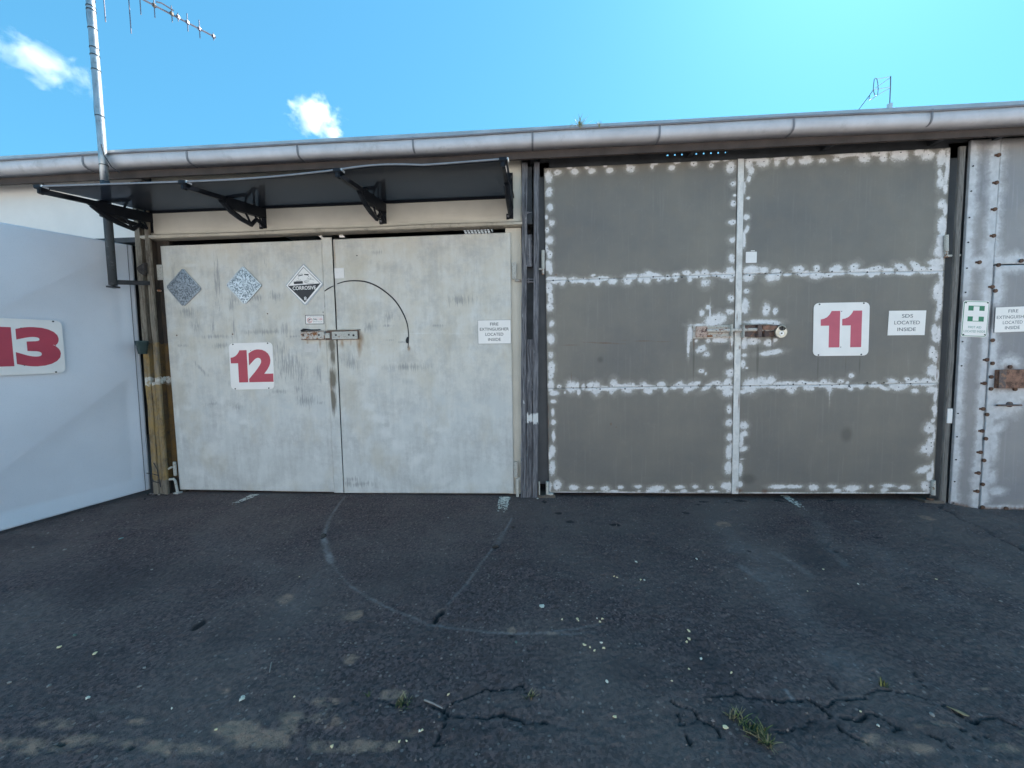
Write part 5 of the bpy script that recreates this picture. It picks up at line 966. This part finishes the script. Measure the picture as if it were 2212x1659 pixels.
# ------------------------------------------------------------------ awning over door 12
aw = thing('door_awning', 'dark tinted awning on four black curved brackets above the pale doors', 'awning', (-1.9, 0, 1.19+ZC))
YT = -.885; BX = [-3.82, -2.64, -1.44, -.225]; tips = [(80, 400), (395, 390), (733, 364), (1105, 340)]
tz = [at(x, y+4, YT).z for x, y in tips]; rz = at(576, 446.5, -.01).z; zbot = 1.318+ZC; ztop = at(829, 387, -.015).z
for i, x in enumerate(BX):
    z1 = tz[i]-.022; rz0 = rz-.03
    def A(s, dz=0.0): return Vector((x, YT*s-.0, rz0+(z1-rz0)*s+dz))
    mb = MB()
    h = .020
    mb.hexa((x-h, -.026, zbot), (x+h, -.026, zbot), (x+h, -.026, ztop), (x-h, -.026, ztop), (0, .014, 0))
    n = 16; pr = []                                  # spine: thick near the wall, slim towards the tip
    def arm(s): return .080 if s < .50 else (.080-.056*min(1, (s-.50)/.12))
    for k in range(n):
        s0, s1 = k/n, (k+1)/n; w0, w1 = arm(s0), arm(s1); hw0 = .022 if s0 < .55 else .017
        mb.add([A(s0, -w0)-Vector((hw0, 0, 0)), A(s0, -w0)+Vector((hw0, 0, 0)), A(s0, .012)+Vector((hw0, 0, 0)), A(s0, .012)-Vector((hw0, 0, 0)), A(s1, -w1)-Vector((hw0, 0, 0)), A(s1, -w1)+Vector((hw0, 0, 0)), A(s1, .012)+Vector((hw0, 0, 0)), A(s1, .012)-Vector((hw0, 0, 0))], [(0, 1, 5, 4), (1, 2, 6, 5), (2, 3, 7, 6), (3, 0, 4, 7), (0, 3, 2, 1), (4, 5, 6, 7)])
    low = [A(.60, -.03), A(.48, -.098), A(.36, -.140), A(.22, -.172), Vector((x, -.12, zbot+.052)), Vector((x, -.055, zbot+.03)), Vector((x, -.022, zbot+.012))]
    mb.tube(low, [.020, .024, .022, .020, .018, .017, .015], 6)
    for s, q in ((.33, 2), (.20, 3)): mb.tube([A(s, -.03), (A(s, -.05)+low[q+1])/2+Vector((0, .012, 0)), low[q+1]], .010, 6)
    mb.tube([Vector((x, -.10, A(.1).z-.03)), Vector((x, -.085, zbot+.10)), Vector((x, -.06, zbot+.035))], .008, 6)
    up = [A(.56, .0), A(.40, .055), A(.25, .095), Vector((x, -.14, ztop-.085)), Vector((x, -.06, ztop-.055)), Vector((x, -.024, ztop-.03))]
    mb.tube(up, [.015, .017, .016, .015, .015, .015], 6)
    for s, q in ((.30, 2), (.16, 3), (.08, 4)): mb.tube([A(s, .0), up[q]], .009, 6)
    for z in (zbot+.018, zbot+.175): mb.box(x-.045, x-.018, -.030, -.012, z-.022, z+.026)
    br_o = mb.build('bracket', M['black'], aw)
    for z in (zbot+.02, zbot+.178): MB().disc((x-.028, -.0305, z), (0, -1, 0), .011, .006, 10).build('bolt', M['gutterd'], br_o)
    for s in (.13, .54): q = A(s, -.02); MB().disc((x-.024, q.y, q.z), (-1, 0, 0), .008, .004, 8).build('bolt', M['gutterd'], br_o)
    mb = MB(); mb.box(x-.032, x+.032, YT-.012, YT+.05, tz[i]-.014, tz[i]+.016); mb.box(x-.012, x+.012, YT-.006, YT+.03, tz[i]-.05, tz[i]-.01); mb.build('end_clip', M['black'], br_o, .005)
    MB().box(x+.0325, x+.040, YT-.010, YT+.035, tz[i]-.006, tz[i]+.010).build('clip_insert', M['alu'], br_o)
X0a, X1a = BX[0]-.012, BX[-1]+.03
def tipz(x):
    z = float(np.interp(x, BX, tz))
    if BX[2] < x < BX[3]: t_ = (x-BX[2])/(BX[3]-BX[2]); z += .020*math.sin(math.pi*min(1, t_*1.9))*(t_ < .527)-.006*math.sin(math.pi*t_)
    elif BX[1] < x < BX[2]: t_ = (x-BX[1])/(BX[2]-BX[1]); z += -.014*math.sin(math.pi*t_)
    return z
nx, ny_ = 90, 26; xs = np.linspace(X0a, X1a, nx); P = []
for j in range(ny_):
    s = j/(ny_-1)
    for x in xs:
        zf = tipz(x); z = rz+(zf-rz)*s+.012*math.sin(math.pi*s)*math.sin(x*2.6)*1.0
        P.append((x, YT*s, z))
grid_mesh('canopy_sheet', np.array(P), nx, ny_, M['tint'], aw, None, (0, 0, .004))
mb = MB(); mb.tube([(x, YT-.004, tipz(x)+.003) for x in np.linspace(X0a, X1a, 60)], .0065, 8); mb.build('front_bar', M['bar'], aw, 0, True)
mb = MB(); mb.box(X0a, X1a, -.024, -.0, rz-.022, rz+.006); mb.build('rear_rail', M['black'], aw, .002)

# ------------------------------------------------------------------ antenna mast
MY = -.345
mp = [at(x, y, MY) for x, y in ((245, 616), (236, 470), (222, 330), (211, 200), (203, 100), (194, 0), (186, -110))]
mx = sum(p.x for p in mp)/len(mp)
ms = thing('antenna_mast', 'tall galvanised pipe mast rising past the gutter at the left', 'mast', (mx, MY, mp[0].z))
zj = at(224, 392, MY).z
MB().tube([(mx, MY, zj-.05)]+[(mx+(p.x-mx)*.5, MY, p.z) for p in mp[2:]], .030, 18).build('pole', M['galv'], ms, 0, True)
MB().tube([(mx, MY, mp[0].z), (mx, MY, zj)], [.031, .0325], 18).build('lower_pole', M['dpipe'], ms, 0, True)  # same pipe, darkened by colour where the awning shades it
def mpos(z): return Vector((float(np.interp(z, [p.z for p in mp], [mx+(p.x-mx)*.5 for p in mp])), MY, z))
mb = MB(); zs = np.linspace(mp[1].z+.0, mp[-1].z, 44)
mb.tube([mpos(z)+Vector((-.031-.004*math.sin(z*9)-.003*math.sin(z*23), -.006, 0)) for z in zs], .0045, 6); mb.tube([mpos(mp[2].z+.06)+Vector((.02, -.024, 0)), mpos(mp[2].z-.03)+Vector((.034, -.02, 0)), mpos(mp[2].z-.12)+Vector((.06, .01, 0)), mpos(mp[2].z-.16)+Vector((.10, .05, 0))], .004, 6); mb.build('cable', M['ink'], ms)
for y_ in (-2, 14, 22, 62, 104, 120, 152, 252, 358):
    z = at(214, y_, MY).z; q = mpos(z); tl = random.uniform(-.2, .2)
    MB().tube([q+Vector((0, 0, -.0035)), q+Vector((.0, 0, .0035))], .0335, 16).build('tape_band', M['ink'], ms)
b0 = mpos(at(245, 611, MY).z); b1 = at(318, 612, PY-.012); mb = MB()
for zz in (0,): mb.hexa(b0+Vector((.0, -.02, -.018)), b1+Vector((.03, -.012, -.020)), b1+Vector((.03, -.012, .020)), b0+Vector((.0, -.02, .026)), (0, .012, 0))
mb.box(mx-.034, mx+.034, MY-.034, MY+.034, b0.z-.045, b0.z-.03); mb.build('wall_arm', M['steel'], ms, .003)
MB().disc(b1+Vector((.012, -.0245, 0)), (0, -1, 0), .012, .008, 6).build('bolt', M['gutterd'], ms)
mb = MB(); q = mpos(mp[1].z+.02); mb.box(q.x-.05, q.x+.05, MY-.036, MY+.034, q.z-.02, q.z+.02); mb.box(q.x-.012, q.x+.012, MY+.034, -.0, q.z-.02, q.z+.02); mb.build('wall_clamp', M['steel'], ms, .003)
zb_ = at(188, -63, MY).z
def BPt(x, y): return atz(x, y, zb_)
an = thing('tv_antenna', 'long multi element aerial boom pointing away from the mast top', 'antenna', tuple(mpos(mp[-1].z)))
bp0, bp1 = BPt(196, -60), BPt(466, 81); MB().tube([bp0, bp1], .0085, 8).build('boom', M['antm'], an)
MB().box(bp0.x-.05, bp0.x+.05, bp0.y-.04, bp0.y+.05, zb_-.04, zb_+.03).build('mast_clamp', M['steel'], an, .004)
for bx, by, y2 in ((221, -46, 48), (277, -17, 73), (302, -4, 32), (333, 12, 38.5), (371, 30, 48), (384.5, 37, 46), (405, 48.5, 68), (431, 63, 83), (461, 79, 87)):
    q = BPt(bx, by); L = q.z-at(bx, y2, q.y).z; MB().tube([(q.x, q.y, q.z-L), (q.x, q.y, q.z+L)], .0042, 6).build('element', M['antm'], an)
    if bx > 320: MB().box(q.x-.012, q.x+.012, q.y-.014, q.y+.014, q.z-.016, q.z+.018).build('element_holder', M['hwood'] if bx < 380 else M['antm'], an, .004)
q0, q1 = BPt(338, 11), BPt(376, 31); MB().tube([q0+Vector((0, 0, .03)), q0.lerp(q1, .3)+Vector((0, 0, .045)), q1+Vector((0, 0, .035))], .007, 8).build('folded_dipole', M['antm'], an)

# ------------------------------------------------------------------ things on the roof
RY = 1.6
def RP(u, v): return at(*ZB(u, v), RY)
base = RP(1400, 1195)
ra = thing('roof_antenna', 'small wire frame aerial on a thin post far right on the roof', 'antenna', (base.x, RY, roofz(RY)+.03))
mb = MB(); mb.tube([RP(1432, 345), RP(1425, 640), RP(1405, 1095), (base.x, RY, roofz(RY)+.02)], .0062, 6); mb.build('post', M['antm'], ra)
mb = MB(); mb.box(base.x-.019, base.x+.019, RY-.02, RY+.02, roofz(RY)+.03, RP(1400, 1095).z); mb.build('post_foot', M['alu'], ra)
for a, b in (((1060, 425), (1420, 360)), ((1000, 680), (1420, 385)), ((960, 718), (1420, 640)), ((1080, 855), (1420, 662))): MB().tube([RP(*a), RP(*b)], .0035, 5).build('stay_wire', M['alu'], ra)
mb = MB(); mb.tube([RP(*q) for q in ((1015, 400), (985, 425), (968, 560), (957, 700), (975, 790), (1005, 868))], .0042, 6); mb.tube([RP(*q) for q in ((1015, 400), (1050, 412), (1080, 530), (1092, 700), (1076, 855), (1020, 892), (900, 978), (848, 992), (842, 950), (860, 870))], .0042, 6); mb.build('loop', M['antm'], ra)
e_ = RP(570, 1245); MB().tube([RP(960, 712), RP(860, 860), e_, (e_.x-.15, RY, roofz(RY)+.02)], .0042, 6).build('strut', M['antm'], ra)
def leaf_tuft(name, label, cat, base, n, h, spread, mats, group=None, w=.004, seed=0, flat=.5):
    rs = random.Random(seed); t = thing(name, label, cat, tuple(base), group); parts = {}
    for i in range(n):
        a = rs.uniform(0, 2*math.pi); L = h*rs.uniform(.5, 1.1); lean = rs.uniform(.15, 1)*flat; r = rs.uniform(0, spread); x0 = Vector(base)+Vector((r*math.cos(a*3), r*math.sin(a*3), 0)); d = Vector((math.cos(a), math.sin(a), 0))
        sd = Vector((-d.y, d.x, 0)); m_ = rs.choice(mats); mb = parts.setdefault(m_, MB()); pts = []
        for k in range(4):
            s = k/3; p = x0+d*(L*lean*s*(.6+.5*s))+Vector((0, 0, L*s*(1-.45*lean*s))); ww = w*(1-s*.85); pts.append((p-sd*ww, p+Vector((0, 0, ww*.4)), p+sd*ww))
        mb.add([q for p in pts for q in p], [(k*3+j, k*3+j+1, k*3+j+4, k*3+j+3) for k in range(3) for j in (0, 1)])
    for m_, mb in parts.items(): tag(mb.build('blades', M[m_], t), kind='stuff')
    return t
def gw(px, h, n, sp, lab, seed): p = at(px, 300-px*.0, -.27); leaf_tuft('gutter_weed', lab, 'weed', (p.x, -.285, GT-.004), n, h*1.9, sp, ['weed', 'weed', 'straw'], 'weeds sprouting from the gutter', .0045, seed, .8)
gw(1252, .062, 40, .03, 'bushy yellow green weed sprouting from the gutter above the grey left leaf', 1); gw(1236, .035, 12, .03, 'sparse low weed in the gutter just left of the bushy one', 2); gw(1295, .040, 10, .035, 'thin upright weed in the gutter right of the bushy one', 3)

# ------------------------------------------------------------------ pot on the left post
p = at(309, 751, PY-.05); pt = thing('plant_pot', 'small green grey plastic pot fixed to the brown timber post', 'pot', (p.x, PY-.055, p.z-.06))
q = Vector((p.x, PY-.058, p.z-.062)); MB().lathe(q, [(0, 0), (.034, 0), (.044, .082), (.047, .083), (.049, .118), (.0525, .119), (.0525, .128), (.047, .128), (.043, .09), (.034, .012), (0, .012)], 22).build('body', M['pot'], pt, 0, True)
MB().tube([q+Vector((.0, .04, .115)), q+Vector((.02, .062, .10))], .004, 6).build('hook', M['steel'], pt)

# ------------------------------------------------------------------ lit ceiling light glimpsed through the slit
LYn = 1.25
a = at(1000, 497, LYn); b = at(1058, 497, LYn); zl = a.z
lt = thing('ceiling_light', 'lit white louvred ceiling light glimpsed through the slit above the doors', 'light', ((a.x+b.x)/2, LYn, zl))
W_ = b.x-a.x
MB().box(a.x-.02, b.x+.02, LYn-.25, LYn+.27, zl+.045, zl+.075).build('housing', M['inkg'], lt)
MB().box(a.x, b.x, LYn-.24, LYn+.26, zl+.036, zl+.040).build('diffuser', M['glow'], lt)
mb = MB()
for i in range(9): x = a.x+W_*i/8; mb.box(x-.006, x+.006, LYn-.24, LYn+.26, zl-.01, zl+.03)
for i in range(6): y = LYn-.24+.5*i/5; mb.box(a.x, b.x, y-.002, y+.002, zl-.006, zl+.028)
mb.build('louvre_blades', M['gutterd'], lt)
for x0, label in ((690, 'bent galvanised flange painted with its bright glint behind the door top left of the cover strip'), (735, 'small white triangle painted as a bit of daylight behind the slit right of the cover strip')):  # bits of reflected daylight put into white plates; the left is a flange
    p0 = at(x0-8, 512 if x0 < 700 else 513, .05); t = thing('bright_bit', label, 'bright bit', tuple(p0))
    q = [at(*z, .05) for z in (((683, 505), (690, 503.5), (699, 514), (694, 515)) if x0 < 700 else ((733, 504.5), (737, 504.5), (746, 513), (733, 513)))]
    MB().prism(q, (0, .004, 0)).build('card_face', M['paper'], t)

# ------------------------------------------------------------------ litter on the asphalt
def gsurf(p): return gz(p.x)+(float(vnoise(np.array([p.x*.9]), np.array([p.y*.9]), 3, 3)[0])-.5)*.018*min(max((-p.y-.05)/.3, 0), 1)
def lump(name, label, cat, group, T, u, v, r, mat, flat=.5, seed=0):
    p = gp(T, u, v); z = gsurf(p); rs = random.Random(seed); bm = bmesh.new(); bmesh.ops.create_icosphere(bm, subdivisions=1, radius=1)
    mb = MB(); ax = rs.uniform(.7, 1.3); an_ = rs.uniform(0, 3.14); vs = []
    for q in bm.verts:
        c_ = q.co*(r*rs.uniform(.78, 1.15)); x, y = c_.x*ax, c_.y/ax; vs.append((p.x+x*math.cos(an_)-y*math.sin(an_), p.y+x*math.sin(an_)+y*math.cos(an_), z+r*flat*.75+c_.z*flat))
    fs = [[q.index for q in f.verts] for f in bm.faces]; bm.free(); mb.add(vs, fs); o = mb.build(name, M[mat], None, 0); tag(o, label, cat, group); return o
def flake(name, label, cat, group, T, u, v, r, mat, seed=0, elong=1.4):
    p = gp(T, u, v); z = gsurf(p)+.003; rs = random.Random(seed); a0 = rs.uniform(0, 6.28); n = 7; mb = MB(); top = []
    for i in range(n):
        a = 2*math.pi*i/n; rr = r*rs.uniform(.6, 1.15); x, y = rr*elong*math.cos(a), rr*math.sin(a); top.append(Vector((p.x+x*math.cos(a0)-y*math.sin(a0), p.y+x*math.sin(a0)+y*math.cos(a0), z+rs.uniform(.001, .005))))
    c_ = Vector((p.x, p.y, z+.004)); mb.add(top+[c_]+[q-Vector((0, 0, .0025)) for q in top], [(i, (i+1) % n, n) for i in range(n)]+[(i, n+1+i, n+1+(i+1) % n, (i+1) % n) for i in range(n)]); o = mb.build(name, M[mat]); tag(o, label, cat, group); return o
PG = 'pale petals scattered on the asphalt'
pet = [(Z7, 2062, 499, .012), (Z7, 1925, 590, .008), (Z7, 1942, 597, .007), (Z7, 2090, 612, .010), (Z7, 2113, 613, .013), (Z7, 1600, 860, .007), (Z7, 1697, 857, .011), (Z7, 1703, 867, .008), (Z7, 1818, 852, .007), (Z7, 1852, 855, .009), (Z7, 1837, 875, .010), (Z7, 1740, 1020, .011), (Z7, 1845, 1005, .009), (Z7, 1775, 1037, .007), (Z7, 1803, 1055, .008), (Z7, 1863, 1040, .009), (Z7, 1880, 1247, .010), (Z7, 1930, 1470, .010), (Z7, 893, 1327, .008), (Z7, 730, 1547, .007), (Z7, 715, 1557, .006), (Z7, 590, 1618, .006), (Z7, 633, 1617, .005), (Z7, 165, 1643, .006),
  (Z8B, 175, 483, .011), (Z8B, 127, 927, .010), (Z8B, 128, 977, .011), (Z8B, 113, 995, .008), (Z8B, 203, 1098, .010), (Z8B, 127, 1165, .006), (Z8B, 390, 1187, .007), (Z8B, 22, 1240, .006), (Z8B, 1305, 1517, .008), (Z8B, 1195, 1430, .006), (Z8B, 1667, 610, .010), (Z8B, 963, 548, .008), (Z8B, 1180, 660-20, .006), (Z8B, 865, 683, .006), (Z6B, 1345, 1537, .008), (Z6B, 592, 1067, .013), (Z6B, 545, 1343, .012), (Z6B, 370, 1030, .015), (Z6B, 1863, 590, .007), (Z6B, 1830, 1332, .005), (Z6B, 1068, 1407, .006), (Z6B, 2065, 1644, .008)]
for i, (T, u, v, r) in enumerate(pet): flake('petal', 'tiny pale petal lying on the dark asphalt', 'petal', PG, T, u, v, r*.62, 'petal' if i % 4 else 'petalw', i)
flake('petal', 'largest pale yellow petal beside the green grass tuft at the bottom', 'petal', PG, ZG, 795, 436, .008, 'petal', 91, 1.5)
flake('paper_scrap', 'torn white paper scrap lying alone in the middle of the asphalt', 'litter', None, Z7, 1475, 775, .014, 'petalw', 92, 1.2)
flake('paper_scrap', 'white square paper scrap low on the left half of the asphalt', 'litter', None, Z6B, 1510, 1332, .010, 'petalw', 93, 1.4); flake('paper_scrap', 'smaller white scrap touching the white square one', 'litter', None, Z6B, 1501, 1349, .008, 'petalw', 94)
flake('leaf_scrap', 'small bluish green scrap on the asphalt before the open leaf', 'litter', None, Z6B, 755, 354, .015, 'greeng', 95, 1.6)
SG = 'small pebbles lying on the asphalt'
for i, (T, u, v, r, m_, lab) in enumerate([(Z6B, 207, 408, .016, 'stone', 'pale pebble close to the open leaf, the left of two'), (Z6B, 405, 422, .016, 'stone', 'pale pebble close to the open leaf, the right of two'), (Z6B, 465, 955, .016, 'leafc', 'greenish round pebble on the left of the asphalt'), (Z6B, 898, 1152, .011, 'stone', 'small pebble left of the white square scrap'), (Z6B, 305, 1272, .015, 'stone', 'pale flat pebble low on the far left asphalt'), (Z6B, 297, 320, .012, 'stone', "pebble just in front of the open leaf's lower edge"), (Z7, 893, 222, .014, 'stone', 'pale pebble in front of the pale right leaf'), (Z7, 1315, 1002, .014, 'leafc', 'greenish pebble below the curved scrape line'), (Z7, 1730, 1436, .009, 'stone', 'round pale pebble low in the middle between the crack groups'), (Z7, 925, 1546, .009, 'leafc', 'tiny greenish pebble beside the downward crack branch'), (Z8B, 1640, 1447, .014, 'stone', 'grey pebble between the two long cracks at lower right'), (Z8B, 480, 603, .012, 'stone', 'pebble by the pale rubbed band before the grey right leaf'), (Z8B, 2065, 745, .014, 'stone', 'lone pebble at the far right of the asphalt'), (Z6B, 945, 545, .013, 'stone', 'lone pebble halfway along the left asphalt'), (Z6B, 870, 1268, .012, 'stone', 'pebble below the white square scrap at lower left'), (Z6B, 60, 1250, .012, 'stone', 'pebble at the far left edge low down'), (Z7, 1355, 1120, .006, 'stone', 'tiny pebble just under the curved scrape line'), (Z6B, 515, 238, .012, 'stone', 'pebble near the open leaf closest to the brown post')]):
    lump('pebble', lab or 'small grey pebble lying on the asphalt', 'pebble', SG, T, u, v, r*.62, m_, .6, i)
p = gp(Z7, 118, 336); lump('stone_lump', 'dark stone at the bend of the left scrape mark', 'stone', None, Z7, 118, 338, .022, 'lump', .7, 71); lump('stone_lump', 'dark stone on the straight scrape mark near the doors', 'stone', None, Z7, 1186, 408, .020, 'lump', .7, 72)
for i, (u, v, lab) in enumerate([(563, 1045+12, 'x')]): pass
def twig(label, T, pts, r, mat):
    P_ = [gp(T, u, v) for u, v in pts]; t = MB().tube([(q.x, q.y, gsurf(q)+.006+.003*(i % 2)) for i, q in enumerate(P_)], [r, r*.9, r*.6][:len(P_)], 6).build('twig', M[mat]); tag(t, label, 'twig')
twig('pale straight twig lying at the fork of the cracks', Z7, [(745, 1362), (800, 1390), (858, 1416)], .0035, 'stone'); twig('short pale stalk upright in the picture on the left asphalt', Z6B, [(1690, 1120), (1684, 1150), (1677, 1182)], .003, 'stone')
flake('leaf_scrap', 'long pale dry leaf lying along the crack at far right', 'leaf', None, lambda u, v: (1865.2+u*.1733, 1371.5+v*.1733), 1205, 975, .010, 'straw', 96, 3.2)
def tuft(lab, T, u, v, n, h, sp, mats, seed, flat=.9, w=.0035): p = gp(T, u, v); leaf_tuft('grass_tuft', lab, 'weed', (p.x, p.y, gsurf(p)-.008), n, h, sp, mats, 'weeds growing out of the cracks', w, seed, flat)
tuft('dry straw coloured grass tuft at the upper end of the weedy crack', ZG, 905, 335, 34, .045, .030, ['straw', 'straw', 'weed'], 1)
tuft('thick green and straw grass tuft low on the right of centre', ZG, 1130, 500, 80, .050, .040, ['grass', 'grass', 'straw', 'weed'], 2); tuft('narrow green run of grass between the straw tuft and the thick tuft', ZG, 1000, 420, 36, .030, .030, ['grass', 'weed'], 3); tuft('bent grass blades at the lower end of the weedy crack', ZG, 1240, 610, 34, .06, .022, ['grass', 'straw'], 7, 1.1)
tuft('small dark green grass tuft left of the pale twig', Z7, 605, 1372, 50, .035, .035, ['grass', 'grass', 'straw'], 4); tuft('single green sprig at the top of the long right crack', Z8B, 1338, 1262, 16, .040, .012, ['grass', 'weed'], 5); tuft('few green blades at the right end of the middle crack', Z7, 1408, 1345, 16, .04, .02, ['grass', 'straw'], 6); tuft('two green blades far left on the thin crack', Z7, 398, 1330, 8, .03, .006, ['grass'], 8)
# dirt and leaf bits gathered at the foot of the left post
for i, (u, v, r) in enumerate([(965, 1325, .012), (1000, 1322, .010), (1018, 1330, .012), (985, 1318, .008), (945, 1356, .010), (1040, 1326, .010)]): lump('pebble', 'crumb of rubble at the foot of the brown post', 'pebble', 'rubble crumbs at the post foot', Z4, u, v, r, 'stone' if i % 2 else 'lump', .7, 200+i)
flake('paper_scrap', 'tiny white scrap at the foot of the grey post', 'litter', None, lambda u, v: (1086.2+u*.0545, 1009.4+v*.0545), 1378, 1255, .010, 'petalw', 97)

def grit(n):
    us = rng.uniform(-2.6, 3.3, n*3); vs_ = -.03-2.6*rng.random(n*3)**1.15
    keep = vnoise(us*1.7, vs_*1.7, 12, 4)+.25*(vs_ > -.25) > .50+.12*rng.random(n*3); us, vs_ = us[keep][:n], vs_[keep][:n]; k = len(us)
    r_ = .0012+.0042*rng.random(k)**3; V = []; F_ = []
    z = -.006*np.maximum(us, 0)-.002*np.minimum(us, 0)+(vnoise(us*.9, vs_*.9, 3, 3)-.5)*.018*np.clip((-vs_-.05)/.3, 0, 1)
    a = rng.uniform(0, 6.28, k); V = np.zeros((k, 5, 3))
    for j in range(4): V[:, j, 0] = us+r_*np.cos(a+j*1.57)*(1+.4*(j % 2)); V[:, j, 1] = vs_+r_*np.sin(a+j*1.57); V[:, j, 2] = z+.0005
    V[:, 4, 0] = us+r_*.2; V[:, 4, 1] = vs_; V[:, 4, 2] = z+r_*1.1+.002
    b = np.arange(k)*5; F_ = np.concatenate([np.stack([b+j, b+(j+1) % 4, b+4], -1) for j in range(4)])
    me = bpy.data.meshes.new('grit'); me.from_pydata(V.reshape(-1, 3).tolist(), [], F_.tolist()); me.materials.append(M['gritm'])
    o = bpy.data.objects.new('grit', me); COL.objects.link(o); tag(o, 'fine stone grit strewn over the dark asphalt', 'grit', None, 'stuff')
grit(2200)
# ------------------------------------------------------------------ two small clouds far beyond
def cloud(label, px, py, sx, sy, tilt, dist, seed, dens, soft):
    d = ray(px, py); p = CAMP+d*dist; k = dist/F
    t = NT('cloud_vapour'); vol = t.n('ShaderNodeVolumePrincipled'); vol.inputs['Color'].default_value = (1, 1, 1, 1); vol.inputs['Anisotropy'].default_value = .2
    co = t.co(); ln_ = t.n('ShaderNodeVectorMath', operation='LENGTH'); t.set(ln_.inputs[0], co)
    mp_ = t.n('ShaderNodeMapping'); t.set(mp_.inputs[0], co); mp_.inputs['Location'].default_value = (seed*3.1, seed*1.7, 0); mp_.inputs['Scale'].default_value = (sx/sy, 1, 1)
    n1 = t.noise(1.35, 7, .62, mp_.outputs[0], .25)
    f = t.math('SUBTRACT', t.math('MULTIPLY', n1, 2.3), t.math('ADD', t.math('MULTIPLY', ln_.outputs['Value'], 1.15), soft))
    f = t.math('MULTIPLY', t.math('MAXIMUM', f, 0.0), dens/(sy*k)); t.set(vol.inputs['Density'], f); t.set(t.out.inputs['Volume'], vol.outputs[0])
    bm = bmesh.new(); bmesh.ops.create_icosphere(bm, subdivisions=4, radius=1); me = bpy.data.meshes.new('cloud'); bm.to_mesh(me); bm.free(); me.materials.append(t.m)
    o = bpy.data.objects.new('cloud', me); COL.objects.link(o); tag(o, label, 'cloud')
    X_ = (cright*math.cos(tilt)-cup*math.sin(tilt)); Z_ = d.normalized(); X_ = (X_-Z_*X_.dot(Z_)).normalized(); Y_ = Z_.cross(X_)
    mm = Matrix.Identity(4)
    for i in range(3): mm[i][0], mm[i][1], mm[i][2], mm[i][3] = X_[i]*sx*k, Y_[i]*sy*k, Z_[i]*sy*k, p[i]
    o.matrix_world = mm
cloud('small bright white cloud just above the gutter left of centre', 683, 255, 78, 54, .42, 420, 2.0, 3.2, .44)
cloud('long thin white cloud at the upper left beside the mast', 95, 140, 118, 62, .38, 420, 5.0, 1.5, .47)
